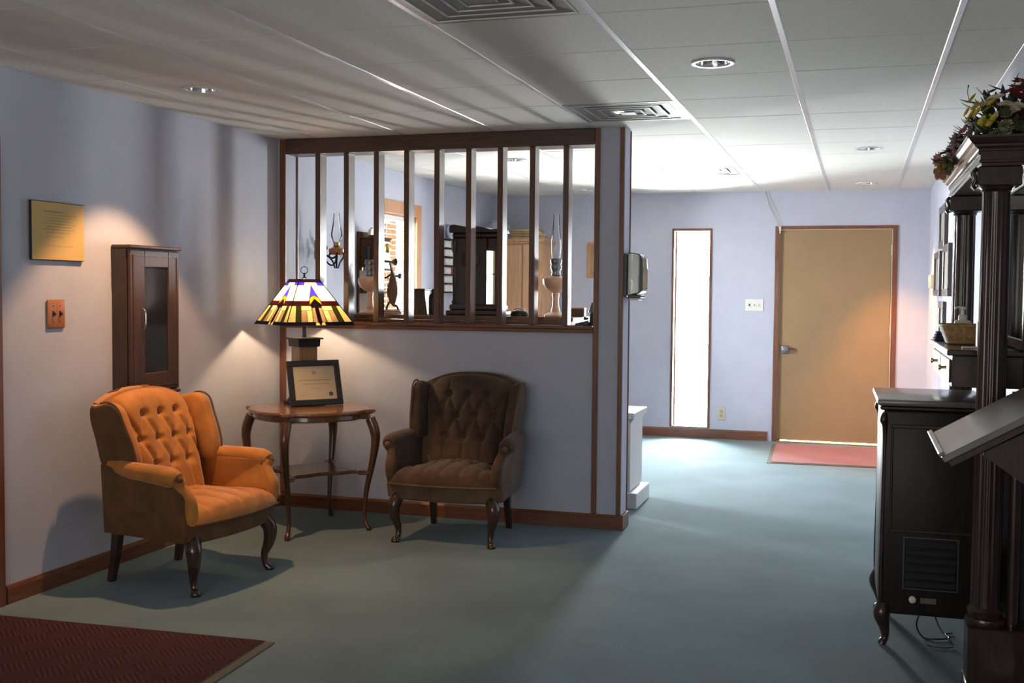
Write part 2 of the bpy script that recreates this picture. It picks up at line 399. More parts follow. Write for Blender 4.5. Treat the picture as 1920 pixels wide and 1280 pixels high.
# recessed can lights, some of them switched on
def can_light(x, y, label):
    t = thing('recessed_light', label, 'ceiling light', (x, y, H), 0, 'recessed ceiling lights')
    MB().lathe([(.070, .0), (.092, -.001), (.092, -.006), (.086, -.008), (.074, -.006), (.070, .0)], 32, cap=False).build('trim_ring', 'white', t, 40)
    n = 32; rings = []
    for r, z in ((.072, -.004), (.066, .04), (.058, .085), (.05, .12)): rings.append([(r * math.cos(2 * PI * k / n), r * math.sin(2 * PI * k / n), z) for k in range(n)])
    MB().loft(rings, cap=False).build('reflector', 'chrome', t, 40)
    MB().lathe([(.05, .121), (.03, .122), (.028, .09), (.036, .07), (.030, .052), (.001, .045)], 20).build('bulb', 'white', t, 40)
    i = CANS.index((x, y))
    if i in CAN_POWER:
        l = D.lights.new('can_bulb', 'SPOT'); l.energy, l.color = CAN_POWER[i]; l.spot_size = math.radians(CAN_CONE.get(i, 86)); l.spot_blend = .30; l.shadow_soft_size = .022
        lo = D.objects.new('can_bulb', l); COL.objects.link(lo); lo.parent = t; lo.location = (0, 0, .042)
        if i == 3: lo.rotation_euler = (0, math.radians(-11), 0); l.spot_blend = .55
CAN_CONE = {1: 86, 3: 70}
can_light(*CANS[0], 'recessed ceiling light with a chrome reflector, largest one, in the open passage ceiling')
can_light(*CANS[1], 'recessed ceiling light above the tufted orange armchair')
can_light(*CANS[2], 'recessed ceiling light in front of the tan door, nearer of that pair')
can_light(*CANS[3], 'recessed ceiling light close to the wall over the tan door')
can_light(*CANS[4], 'recessed ceiling light seen between the divider slats, nearer one')
can_light(*CANS[5], 'recessed ceiling light at the far wall, seen beside the divider post')

# square air diffusers
def diffuser(cx, cy, label):
    t = thing('air_diffuser', label, 'air vent', (cx, cy, H), 0, 'square ceiling diffusers')
    def ring(a0, z0, a1, z1, name, th=.0025):
        m = MB()
        o = [[(s * a0, q * a0, z0) for s, q in ((-1, -1), (1, -1), (1, 1), (-1, 1))], [(s * a1, q * a1, z1) for s, q in ((-1, -1), (1, -1), (1, 1), (-1, 1))],
             [(s * a1, q * a1, z1 + th) for s, q in ((-1, -1), (1, -1), (1, 1), (-1, 1))], [(s * (a0 - th), q * (a0 - th), z0 + th) for s, q in ((-1, -1), (1, -1), (1, 1), (-1, 1))]]
        o.append(o[0]); m.loft(o, cap=False)
        return m.build(name, MT['diffuser'], t)
    MB().box(-.296, .296, -.296, .296, .07, .08).build('plenum_box', 'plenum', t)
    m = MB(); q = .297; k = .262
    m.box(-q, q, -q, -k, -.003, .003); m.box(-q, q, k, q, -.003, .003); m.box(-q, -k, -k, k, -.003, .003); m.box(k, q, -k, k, -.003, .003)
    m.build('outer_frame', MT['diffuser'], t)
    for a0, a1 in ((.262, .190), (.200, .130), (.140, .075), (.085, .030)):
        ring(a0, -.003, a1, .007, 'louvre_ring')
        m = MB(); q = a0; k = a0 - .007
        m.box(-q, q, -q, -k, -.0075, -.0035); m.box(-q, q, k, q, -.0075, -.0035); m.box(-q, -k, -k, k, -.0075, -.0035); m.box(k, q, -k, k, -.0075, -.0035)
        m.build('louvre_lip', 'tbar', t)
    MB().box(-.042, .042, -.042, .042, -.010, -.006, .002).build('centre_plate', MT['diffuser'], t)
MT['diffuser'] = mat('diffuser_aluminium', (.30, .30, .275), .35, .35)
diffuser(-.3048, -.3048, 'square air diffuser at the top edge of the picture')
diffuser(-.3048, 3.5 * U, 'square air diffuser just in front of the divider post')
diffuser(-.3048, 8.5 * U, 'square air diffuser glaring in the window light, nearest the far wall')

# ---- half wall with slatted screen
PY0, PY1 = 2.65, 2.80
SILL = 1.195
m = MB()
m.box(XL, -.60, PY0, PY1, 0, SILL)
m.box(-.60, -.425, PY0, PY1, 0, H)
m.box(XL, -2.665, PY0, PY1, SILL, H)
wall_partition = struct(m.build('wall_partition', 'wall'))
tn = [0]
def trim(x0, x1, y0, y1, z0, z1, m='trim', bev=.003):
    tn[0] += 1
    return struct(MB().box(x0, x1, y0, y1, z0, z1, bev).build('trim_%d' % tn[0], m))
trim(-2.700, -2.657, PY0 - .014, PY0 - .0005, 0.09, H - .005)                # front casing at the left wall
trim(-2.700, -2.657, PY1 + .0005, PY1 + .014, SILL + .002, H - .005)         # rear casing
trim(-.606, -.574, PY0 - .014, PY0 - .0005, .09, H - .005)                   # post casing
trim(-.453, -.4265, PY0 - .014, PY0 - .0005, .09, H - .005)                  # corner trim
trim(-.453, -.418, PY1 + .0005, PY1 + .013, .09, H - .005)
scr = thing('slatted_screen', 'dark brown slatted wooden screen standing on the lavender half wall', 'room divider', (-1.63, PY0, SILL))
def rel(o_):   # children are written in world coordinates
    o_.matrix_parent_inverse = o_.parent.matrix_world.inverted() if False else Matrix.Translation(-Vector(o_.parent.location)); return o_
rel(MB().box(-2.656, -.607, PY0 - .012, PY1 + .012, 2.293, H - .004, .003).build('top_beam', 'beam', scr))
rel(MB().box(-2.656, -.607, PY0 - .020, PY1 + .012, SILL + .001, SILL + .020, .003).build('sill_board', 'trimh', scr))
rel(MB().box(-2.656, -.607, PY0 - .016, PY0 - .001, SILL - .022, SILL + .0005, .002).build('sill_apron', 'trimh', scr))
sm = MB().box(-.0175, .0175, 0, .092, SILL + .0205, 2.2925, .002).mesh('slat')
for x in (-2.436, -2.2345, -2.0255, -1.819, -1.6155, -1.4055, -1.201, -.996, -.786):
    rel(inst('slat', sm, 'slat', scr, (x, PY0 + .008, 0)))

# baseboards
struct(MB().prism([(XL + .0005, 0.0005), (XL + .016, .0005), (XL + .016, .066), (XL + .008, .084), (XL + .0005, .084)], .19, PY0 - .017, 'y').build('baseboard_left', 'trimy'))
struct(MB().prism([(PY0 - .0165, .0005), (PY0 - .001, .0005), (PY0 - .001, .088), (PY0 - .008, .088), (PY0 - .0165, .074)], XL + .017, -.409, 'x').build('baseboard_partition', 'trimh'))
struct(MB().box(-.4245, -.4095, PY0 - .0005, PY1 + .014, .0005, .088, .003).build('baseboard_post', 'trimy'))
for i, (a, b) in enumerate(((-1.9, SX0 - .004), (SX0 - .003, SX1 + .003), (SX1 + .004, DX0 - .042))):
    struct(MB().prism([(YB - .014, .0005), (YB - .0005, .0005), (YB - .0005, .092), (YB - .007, .092), (YB - .014, .080)], a, b, 'x').build(('baseboard_back', 'baseboard_slit', 'baseboard_door')[i], 'trimh'))
# door casing at the picture's edge on the left wall
trim(XL + .0005, XL + .018, .09, .176, 0.0005, 2.08)

trim(XL + .0005, XL + .018, -.93, -.844, 0.0005, 2.08)
trim(XL + .0005, XL + .018, -.8435, .0895, 2.0, 2.08, 'trimy')
d2 = struct(MB().box(XL + .0005, XL + .008, -.8435, .0895, .008, 1.9995, .002).build('door_2', 'trim'))
for z0, z1 in ((.15, .85), (1.0, 1.85)):
    MB().box(XL + .0075, XL + .013, -.72, -.03, z0, z1, .004).build('door_panel', 'trim', d2)
MB().lathe([(.010, 0), (.010, .03), (.026, .036), (.028, .05), (.001, .06)], 18, mtx=Matrix.Translation((XL + .008, -.78, .92)) @ Matrix.Rotation(PI / 2, 4, 'Y')).build('door_knob', 'brass', d2, 40)

# slit window
ws = struct(MB().box(SX0 + .026, SX1 - .026, YB + .10, YB + .106, SZ0 + .012, SZ1 - .026).build('window_1', 'pane'))
m = MB()
m.box(SX0 + .001, SX0 + .024, YB - .012, YB + .15, SZ0, SZ1); m.box(SX1 - .024, SX1 - .001, YB - .012, YB + .15, SZ0, SZ1)
m.box(SX0 + .024, SX1 - .024, YB - .012, YB + .15, SZ1 - .024, SZ1); m.box(SX0 + .024, SX1 - .024, YB - .01, YB + .15, SZ0 + .001, SZ0 + .010)
m.build('window_frame', 'trim', ws, bevel=.002)
m = MB(); m.box(SX0 + .0245, SX0 + .036, YB + .085, YB + .12, SZ0 + .011, SZ1 - .025); m.build('glazing_stop', 'trim', ws)

# tan door
dr = D.objects.new('door_1', None); COL.objects.link(dr); dr.location = (0, 0, 0); struct(dr)
m = MB(); m.box(DX0 + .001, DX0 + .045, YB - .012, YB + .15, .0005, DZ - .001); m.box(DX1 - .045, DX1 - .001, YB - .012, YB + .15, .0005, DZ - .001); m.box(DX0 + .045, DX1 - .045, YB - .012, YB + .15, DZ - .032, DZ - .001)
m.build('door_frame', 'trim', dr, bevel=.002)
MB().box(DX0 + .052, DX1 - .056, YB + .018, YB + .062, .0165, DZ - .040, .002).build('door_leaf', 'door', dr)
m = MB(); m.box(DX0 + .046, DX0 + .0505, YB + .01, YB + .03, .02, DZ - .034); m.box(DX1 - .0545, DX1 - .046, YB + .004, YB + .03, .02, DZ - .034); m.box(DX0 + .051, DX1 - .055, YB + .004, YB + .03, DZ - .039, DZ - .033)
m.box(DX0 + .0452, DX0 + .075, YB + .0625, YB + .075, .0005, DZ - .033); m.box(DX1 - .08, DX1 - .0452, YB + .0625, YB + .075, .0005, DZ - .033); m.box(DX0 + .075, DX1 - .08, YB + .0625, YB + .075, DZ - .065, DZ - .033)
m.build('door_stop', 'ivory', dr)
MB().box(DX0 + .046, DX1 - .046, YB - .03, YB + .10, .0006, .012, .003).build('threshold', 'brass', dr)
for z in (.32, 1.08, 1.83):
    MB().lathe([(.007, -.05), (.007, .05)], 10, (DX1 - .052, YB + .012, z)).build('hinge', 'metal', dr)
kn = MB().box(.205, .277, YB - .004, YB + .018, .845, .925, .012, seg=2).build('lock_body', 'metal', dr, 40)
MB().lathe([(.012, 0), (.012, .02), (.028, .024), (.031, .036), (.027, .050), (.010, .056), (.001, .057)], 20, mtx=Matrix.Translation((.241, YB - .004, .888)) @ Matrix.Rotation(PI / 2, 4, 'X')).build('knob', 'metal', kn, 40)
MB().tube(smoothpts([(.27, YB + .004, .890), (.31, YB + .004, .893), (.345, YB + .006, .884)]), .003, 6).build('latch_wire', 'iron', kn)

# side window: casing, blind slats, brick reveal outside
wi = struct(MB().box(XL - .150, XL - .145, WY0 + .005, WY1 - .005, WZ0 + .005, WZ1 - .005).build('window_2', 'pane'))
cw = .105
m = MB(); m.box(XL + .0005, XL + .022, WY0 - cw, WY0, WZ0 - cw, WZ1 + cw); m.build('window_casing', 'casing', wi, bevel=.004)
m = MB(); m.box(XL + .0005, XL + .022, WY1, WY1 + cw, WZ0 - cw, WZ1 + cw); m.build('window_casing', 'casing', wi, bevel=.004)
m = MB(); m.box(XL + .0005, XL + .022, WY0 + .0005, WY1 - .0005, WZ1, WZ1 + cw); m.build('window_casing', 'casing', wi, bevel=.004)
m = MB(); m.box(XL + .0005, XL + .05, WY0 + .0005, WY1 - .0005, WZ0 - .03, WZ0); m.build('window_sill', 'casing', wi, bevel=.004)
m = MB()
for yy in (WY1 - .006, WY0 + .001): m.box(XL - .14, XL + .0, yy, yy + .005, WZ0, WZ1)
m.box(XL - .14, XL, WY0 + .006, WY1 - .006, WZ1 - .006, WZ1 - .001); m.build('window_jamb', 'casing', wi)
m = MB()
for i in range(18):
    z = .86 + i * .075
    m = MB().box(XL - .43, XL - .225, WY1 + .002 - .002 * (i % 2), WY1 + .1, z, z + .064, .003); m.build('reveal_brick', 'brickred', wi)
MB().box(XL - .43, XL - .225, WY1 + .012, WY1 + .09, .80, 2.3).build('reveal_mortar', 'whitepaint', wi)
bl = thing('window_blind', 'white horizontal slat blind hanging in the oak framed window', 'blind', (XL - .045, (WY0 + WY1) / 2, WZ1))
MB().box(-.022, .022, -(WY1 - WY0) / 2 + .012, (WY1 - WY0) / 2 - .012, -.050, -.008, .003).build('head_rail', 'whitepaint', bl)
ssm = MB().prism([(-.020, -.0035), (0, .0015), (.020, -.0035), (.020, -.002), (0, .003), (-.020, -.002)], -.325, .325, 'y').mesh('blind_slat')
for i in range(22): inst('blind_slat', ssm, 'whitepaint', bl, (0, 0, -.075 - i * .0435), (0, .10, 0))
for y in (-.2, .2): MB().tube([(0.021, y, -.05), (.021, y, -1.03)], .0012, 5).build('ladder_cord', 'white', bl)
MB().box(-.018, .018, -.325, .325, -1.042, -1.028, .003).build('bottom_rail', 'whitepaint', bl)

# ================================================================ FRONT LEFT: ARMCHAIRS, TABLE, LAMP
def gauss(d, s): return math.exp(-(d / s) ** 2)
def make_chair(name, label, loc, rz, fab, fabout):
    t = thing(name, label, 'armchair', loc, rz, 'tufted velvet armchairs')
    # seat rail (bowed front)
    def outline(hf, hr, yf, yr, bow, n=14):
        pts = [(-hr, yr), (hr, yr)]
        for i in range(n + 1):
            s = 1 - 2 * i / n
            pts.append((hf * s, yf - bow * (1 - s * s) ))
        return pts
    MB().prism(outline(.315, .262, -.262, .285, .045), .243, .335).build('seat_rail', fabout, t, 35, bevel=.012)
    # seat cushion: domed, button tufted at the rear, pleated to the front
    nu, nv = 56, 48
    top, bot = [], []
    for j in range(nv + 1):
        v = -1 + 2 * j / nv            # -1 front, 1 rear
        rt, rb = [], []
        for i in range(nu + 1):
            uu = -1 + 2 * i / nu
            hw = .318 if v < -.45 else .318 - .08 * min(1, (v + .45) / .18)
            yy = -.30 + (v + 1) / 2 * .50 - .040 * (1 - uu * uu) * (1 - v) / 2
            x = hw * uu
            e = max(0, (1 - abs(uu) ** 7) * (1 - abs(v) ** 9)) ** .42
            z = .338 + .072 * e + .036 * (1 - uu * uu) * (1 - .5 * v * v)
            pl = 0
            for k in (-2, -1, 0, 1, 2):
                pl += .013 * gauss(x - k * .105, .012) * max(0, min(1, (.25 - v) * 2))
            for bx in (-.21, -.105, 0, .105, .21): pl += .026 * gauss(math.hypot(x - bx, (v - .12) * .25), .028)
            for bx in (-.157, -.052, .052, .157):
                pl += .026 * gauss(math.hypot(x - bx, (v - .58) * .25), .028)
            for q in range(-2, 3):
                for s in (-1, 1):
                    # diagonal creases between the two button rows
                    tt = (v - .12) / .46
                    if 0 <= tt <= 1: pl += .010 * gauss(x - (q * .105 + s * .052 * tt), .010)
            rt.append((x, yy, z - pl * e)); rb.append((x, yy, .334 - .004 * e))
        top.append(rt); bot.append(rb)
    m = MB(); vs = [p for r in top for p in r] + [p for r in bot for p in r]; N = (nu + 1) * (nv + 1); fs = []
    for j in range(nv):
        for i in range(nu):
            a = j * (nu + 1) + i
            fs.append((a, a + 1, a + nu + 2, a + nu + 1)); fs.append((N + a, N + a + nu + 1, N + a + nu + 2, N + a + 1))
    for i in range(nu):
        fs.append((i, N + i, N + i + 1, i + 1)); a = nv * (nu + 1) + i; fs.append((a, a + 1, N + a + 1, N + a))
    for j in range(nv):
        a = j * (nu + 1); fs.append((a, a + nu + 1, N + a + nu + 1, N + a)); a += nu; fs.append((a, N + a, N + a + nu + 1, a + nu + 1))
    sc = m.add(vs, fs).build('seat_cushion', fab, t, 60)
    pp = [(-.318, -.30)] + [(.318 * (-1 + 2 * i / 16), -.302 - .040 * (1 - (-1 + 2 * i / 16) ** 2)) for i in range(17)]
    MB().tube([(x, y, .338) for x, y in pp], .006, 6).build('piping', fabout, sc, 60)
    # backrest: diamond tufting with deep buttons
    nu, nv = 64, 72
    A0, A1 = .42, .932
    pitch_x, pitch_z = .114, .235
    buttons = []
    for r in range(3):
        z = .570 + r * pitch_z / 2
        for k in range(-3, 4):
            x = (k + (.5 if r % 2 else 0)) * pitch_x
            if abs(x) < .20 and z < .90: buttons.append((x, z))
    fr, bk = [], []
    for j in range(nv + 1):
        v = j / nv; f1, b1 = [], []
        for i in range(nu + 1):
            uu = -1 + 2 * i / nu
            hw = .205 + .060 * min(1, v * 1.3) ** 1.2
            zt = A1 - .012 - .062 * abs(uu) ** 2.6 - .03 * max(0, abs(uu) - .8) / .2
            z = A0 + (zt - A0) * v; x = hw * uu
            yb = .105 + .165 * v ** 1.1                       # recline
            e = max(0, (1 - abs(uu) ** 8) * (1 - v ** 14)) ** .5
            h = .066 * e
            # creases
            dep = 0
            zb0, zb1 = .570, .570 + pitch_z
            if zb0 <= z <= zb1:
                p = (x / pitch_x + (z - zb0) / pitch_z); q = (x / pitch_x - (z - zb0) / pitch_z)
                for w_ in (p, q):
                    d = abs(w_ - round(w_)) * pitch_x * .8
                    dep = max(dep, .018 * gauss(d, .012))
            else:
                off = 0
                xo = x / pitch_x - off
                d = abs(xo - round(xo)) * pitch_x
                fade = min(1, abs((zb1 if z > zb1 else zb0) - z) / .02 + .4)
                dep = max(dep, .013 * fade * gauss(d, .010))
            for bx, bz in buttons:
                d = math.hypot(x - bx, z - bz)
                if d < .09: dep = max(dep, .040 * gauss(d, .024))
            f1.append((x, yb - h + dep * e, z)); b1.append((x, yb + .012, z))
        fr.append(f1); bk.append(b1)
    m = MB(); vs = [p for r in fr for p in r] + [p for r in bk for p in r]; N = (nu + 1) * (nv + 1); fs = []
    for j in range(nv):
        for i in range(nu):
            a = j * (nu + 1) + i
            fs.append((a, a + nu + 1, a + nu + 2, a + 1)); fs.append((N + a, N + a + 1, N + a + nu + 2, N + a + nu + 1))
    for i in range(nu):
        fs.append((i, i + 1, N + i + 1, N + i)); a = nv * (nu + 1) + i; fs.append((a, N + a, N + a + 1, a + 1))
    for j in range(nv):
        a = j * (nu + 1); fs.append((a, N + a, N + a + nu + 1, a + nu + 1)); a += nu; fs.append((a, a + nu + 1, N + a + nu + 1, N + a))
    back = m.add(vs, fs).build('backrest', fab, t, 70)
    bm_ = MB().lathe([(.001, -.002), (.009, 0), (.010, .003), (.006, .006), (.001, .007)], 10).mesh('button', 50)
    for bx, bz in buttons:
        v = (bz - A0) / (A1 - A0 - .02); yb = .105 + .165 * v ** 1.1
        inst('button', bm_, fab, back, (bx, yb - .030, bz), (PI / 2, 0, 0))
    # outside back shell
    rings = []
    for v in [i / 14 for i in range(15)]:
        ring = []
        for i in range(21):
            uu = -1 + 2 * i / 20; hw = .262 + .028 * v; zt = A1 - .002 - .060 * abs(uu) ** 2.6
            ring.append((hw * uu, .200 + .13 * v + .012 * (1 - uu * uu), .25 + (zt - .25) * v))
        for i in range(21):
            uu = 1 - 2 * i / 20; hw = .262 + .028 * v; zt = A1 - .006 - .060 * abs(uu) ** 2.6
            ring.append((hw * uu, .120 + .165 * max(0, (v - .25) / .75) ** 1.1 + .01, .25 + (zt - .25) * v))
        rings.append(ring)
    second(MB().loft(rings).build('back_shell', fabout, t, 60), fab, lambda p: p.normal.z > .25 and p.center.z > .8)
    # wings, arms
    for s in (-1, 1):
        poly = [(.060, .555), (.052, .62), (.075, .70), (.110, .78), (.135, .84), (.165, .868), (.205, .878), (.245, .872), (.285, .862), (.315, .86), (.325, .80), (.30, .70), (.265, .56), (.20, .54)]
        sp = [(p.x, p.y) for p in smoothpts([(a, b, 0) for a, b in poly] + [(poly[0][0], poly[0][1], 0)], 3)][:-1]
        rings = []
        cy, cz = .19, .70
        for dx, k in ((-.001, .90), (.008, .975), (.020, 1.0), (.040, 1.0), (.052, .975), (.060, .90)):
            rings.append([(s * (.248 + dx + .055 * max(0, (z - .55) / .35) * .5 + .03 * max(0, .2 - y)), cy + (y - cy) * k, cz + (z - cz) * k) for y, z in sp])
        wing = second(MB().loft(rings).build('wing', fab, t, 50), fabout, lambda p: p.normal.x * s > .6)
        pth = [(s * (.288 + .03 + .055 * max(0, (z - .55) / .35) * .5 - .01), y - .002, z + .003) for y, z in poly[:8]]
        MB().tube(smoothpts(pth, 4), .0055, 6).build('piping', fabout, wing, 60)
        # arm side panel with the sloping scooped front
        poly = [(.255, .252), (-.245, .252), (-.262, .30), (-.272, .40), (-.275, .435), (-.255, .475), (-.222, .505), (-.210, .535), (-.218, .560), (.06, .565), (.25, .585)]
        sp = [(p.x, p.y) for p in smoothpts([(a, b, 0) for a, b in poly[2:9]], 4)]
        poly2 = poly[:2] + sp + poly[9:]
        rings = []
        cy, cz = 0, .42
        for dx, k in ((-.002, .93), (.008, .985), (.018, 1), (.046, 1), (.056, .985), (.060, .95)):
            rings.append([(s * (.252 + dx + .030 * max(0, min(1, (.2 - y) / .4)) + .022 * max(0, (z - .42) / .15)), cy + (y - cy) * k, cz + (z - cz) * k) for y, z in poly2])
        arm = second(MB().loft(rings).build('arm', fabout, t, 45), fab, lambda p: p.normal.x * s < -.5)
        # roll on top of the arm
        path = smoothpts([(s * .290, .215, .575), (s * .318, .08, .568), (s * .338, -.09, .562), (s * .345, -.185, .556), (s * .343, -.222, .545)], 6)
        rr = interp([.034, .040, .044, .046, .034], 6)
        MB().tube(path, rr, 16).build('arm_roll', fab, arm, 60)
        # scooped facing in front of the arm
        path = smoothpts([(s * .343, -.225, .545), (s * .328, -.222, .515), (s * .316, -.245, .480), (s * .312, -.268, .440), (s * .308, -.272, .385), (s * .304, -.268, .345)], 5)
        rr = interp([.030, .026, .028, .032, .032, .026], 5)
        MB().tube(path, rr, 12).build('arm_facing', fab, arm, 60)
        MB().lathe([(.001, .018), (.012, .014), (.016, .004), (.016, -.01)], 14, mtx=Matrix.Translation((s * .345, -.236, .548)) @ Matrix.Rotation(PI / 2, 4, 'X')).build('arm_button', fabout, arm, 50)
        # front cabriole leg
        path = smoothpts([(s * .270, -.245, .262), (s * .290, -.268, .215), (s * .288, -.268, .150), (s * .272, -.250, .080), (s * .272, -.258, .030), (s * .282, -.272, .012), (s * .283, -.274, .0)], 5)
        rr = interp([.036, .037, .030, .019, .017, .024, .022], 5)
        MB().tube(path, rr, 12).build('leg', 'legwood', t, 50)
        path = [(s * .232, .235, .262), (s * .234, .250, .13), (s * .238, .275, 0.0)]
        MB().tube(path, [.030, .026, .021], 4).build('leg', 'legwood', t)
    return t
rz1 = math.atan2(.563, .062) - 0            # local -y is the chair's front
make_chair('armchair', 'golden orange velvet armchair with a deeply buttoned back, lit by the table lamp', (-2.225, .885, 0), math.radians(83.5), 'velvet', 'velvetdark')
make_chair('armchair', 'dark brown velvet armchair in shade against the half wall', (-1.295, 2.195, 0), math.radians(2.5), 'velvetbrown', 'velvetbrownout')

# side table
TA = math.radians(7)
tb = thing('side_table', 'brown wooden side table with scalloped top and four curved legs, between the armchairs', 'side table', (-2.195, 2.095, 0), TA)
def table_outline(R, n=14, dip=.045):
    pts = []
    for q in range(4):
        a0 = q * PI / 2; a1 = a0 + PI / 2
        c0 = Vector((math.cos(a0), math.sin(a0))); c1 = Vector((math.cos(a1), math.sin(a1)))
        d = (c1 - c0); nrm = Vector((math.cos((a0 + a1) / 2), math.sin((a0 + a1) / 2)))
        for i in range(n):
            s = i / n
            # cut corner lobe, then an outward bowed side with shoulders near the corner
            bow = dip * (math.sin(PI * s) ** 2) - .030 * (gauss(s - .14, .06) + gauss(s - .86, .06))
            p = (c0 + d * s) * R + nrm * bow
            k = 1 - .085 * max(gauss(s, .05), gauss(s - 1, .05)); pts.append((p.x * k, p.y * k))
    return pts
o1 = table_outline(.435, 20); TZ = .722
MB().loft([[(x * k, y * k, z) for x, y in o1] for k, z in ((.965, TZ - .026), (.99, TZ - .022), (1.0, TZ - .014), (.995, TZ - .004), (.98, TZ))]).build('table_top', 'tablewood', tb, 30)
o2 = table_outline(.415, 20)
MB().loft([[(x * k, y * k, z) for x, y in o2] for k, z in ((.955, TZ - .058), (.97, TZ - .050), (.96, TZ - .027))]).build('apron', 'tablewood', tb, 30)
o3 = table_outline(.325, 16, -.055)
MB().loft([[(x * k, y * k, z) for x, y in o3] for k, z in ((.97, .335), (1, .341), (1, .350), (.97, .356))]).build('lower_shelf', 'tablewood', tb, 30)
for q in range(4):
    a = q * PI / 2; c, s = math.cos(a), math.sin(a)
    prof = [(.372, .668, .030), (.398, .60, .030), (.405, .53, .026), (.385, .40, .020), (.352, .25, .0155), (.338, .12, .0125), (.345, .05, .012), (.362, .018, .017), (.368, .0, .013)]
    path = smoothpts([(r * c, r * s, z) for r, z, _ in prof], 5); rr = interp([p[2] for p in prof], 5)
    MB().tube(path, rr, 8).build('leg', 'tableleg', tb, 50)
    MB().box(.30, .375, -.030, .030, .333, .357, .008, mtx=Matrix.Rotation(a, 4, 'Z')).build('shelf_corner', 'tablewood', tb, 40)

# stained glass table lamp
LA = math.radians(9); LX, LY = -2.322, 2.262
lp = thing('table_lamp', 'lit stained glass table lamp with a pyramid shade on the side table', 'table lamp', (LX, LY, TZ), LA)
def z_(w_): return w_ - TZ
def sqprism(hd0, z0, hd1, z1):     # square frustum given half diagonals, corners on the axes
    return MB().loft([[(hd0 * math.cos(q * PI / 2), hd0 * math.sin(q * PI / 2), z0) for q in range(4)], [(hd1 * math.cos(q * PI / 2), hd1 * math.sin(q * PI / 2), z1) for q in range(4)]])
sqprism(.135, .001, .135, .020).build('base_plate', 'iron', lp, bevel=.004)
sqprism(.112, .020, .095, .048).build('base_step', 'iron', lp, bevel=.004)
sqprism(.083, .048, .083, z_(1.075)).build('post', MT.setdefault('lampstone', wood('lamp_post_oak', (.20, .105, .045), (.32, .18, .08), .45)), lp, bevel=.003)
sqprism(.100, z_(1.073), .104, z_(1.118)).build('collar', 'iron', lp, bevel=.003)
sqprism(.122, z_(1.118), .122, z_(1.128)).build('cap_plate', 'iron', lp, bevel=.002)
MB().lathe([(.014, z_(1.127)), (.011, z_(1.14)), (.011, z_(1.29)), (.018, z_(1.30)), (.018, z_(1.335))], 14).build('stem', 'iron', lp, 40)
SH_T, SH_B, HD_T, HD_B = 1.478, 1.208, .098, .318
MT['glow'] = mat('bulb_glow', (1, .8, .5), .5, emit=(1.0, .69, .40), emit_s=LAMP_POWER)
def ico(r, loc=(0, 0, 0), sub=2):
    bm = bmesh.new(); bmesh.ops.create_icosphere(bm, subdivisions=sub, radius=r); bm.verts.index_update()
    m = MB().add([v.co + Vector(loc) for v in bm.verts], [[v.index for v in f.verts] for f in bm.faces]); bm.free(); return m
ico(.030, (0, 0, z_(1.368))).build('bulb', 'glow', lp, 60)
G = {'rim': (.07, .02, .035), 'blue': (.12, .10, .62), 'white': (.92, .88, .76), 'yellow': (.62, .40, .04), 'red': (.15, .030, .030), 'dark': (.055, .018, .02),
     'amber': (.92, .77, .45), 'pink': (.60, .46, .32), 'green': (.14, .15, .035), 'navy': (.018, .018, .05)}
for k, c in G.items(): MT['sg_' + k] = stained('stained_glass_' + k, c, .30)
shade = MB()
def hw(b): return .308 + .692 * b
half = [('blue', [(.17, .055), (hw(.055), .055), (hw(.12), .12), (.20, .12)]),
        ('white', [(0, .12), (hw(.12), .12), (hw(.47), .47), (.17, .47)]),
        ('blue', [(0, .125), (.13, .40), (0, .34)]), ('yellow', [(0, .34), (.13, .40), (.19, .565), (0, .42)]),
        ('red', [(.165, .475), (hw(.47), .475), (hw(.57), .57), (.19, .57)]),
        ('dark', [(0, .42), (.19, .565), (.13, .62), (.05, .60), (.05, .90), (0, .99)]),
        ('pink', [(.05, .61), (.13, .62), (.19, .93), (.06, .93)]),
        ('amber', [(.145, .575), (.44, .575), (.47, .68), (.165, .68)]),
        ('amber', [(.165, .68), (.315, .68), (.37, .93), (.205, .93)]), ('pink', [(.315, .68), (.47, .68), (.55, .93), (.37, .93)]),
        ('green', [(.44, .575), (.58, .575), (.715, .93), (.55, .93)]), ('amber', [(.58, .575), (hw(.575) - .005, .575), (hw(.93), .93), (.715, .93)]),
        ('navy', [(.13, .93), (hw(.93), .93), (1, 1), (.15, 1)]), ('amber', [(.05, .935), (.13, .93), (.15, 1), (.01, 1)])]
full = [('rim', [(-hw(0), 0), (hw(0), 0), (hw(.055), .055), (-hw(.055), .055)]), ('white', [(-.17, .055), (.17, .055), (.20, .12), (-.20, .12)])]
came = MB()
shade_root = MB().loft([[(HD_T * k * math.cos(q * PI / 2), HD_T * k * math.sin(q * PI / 2), z_(SH_T) + dz) for q in range(4)] for k, dz in ((.25, .001), (.25, .005), (1.02, .005), (1.02, .001), (.25, .001))], cap=False).build('lamp_shade', 'iron', lp)
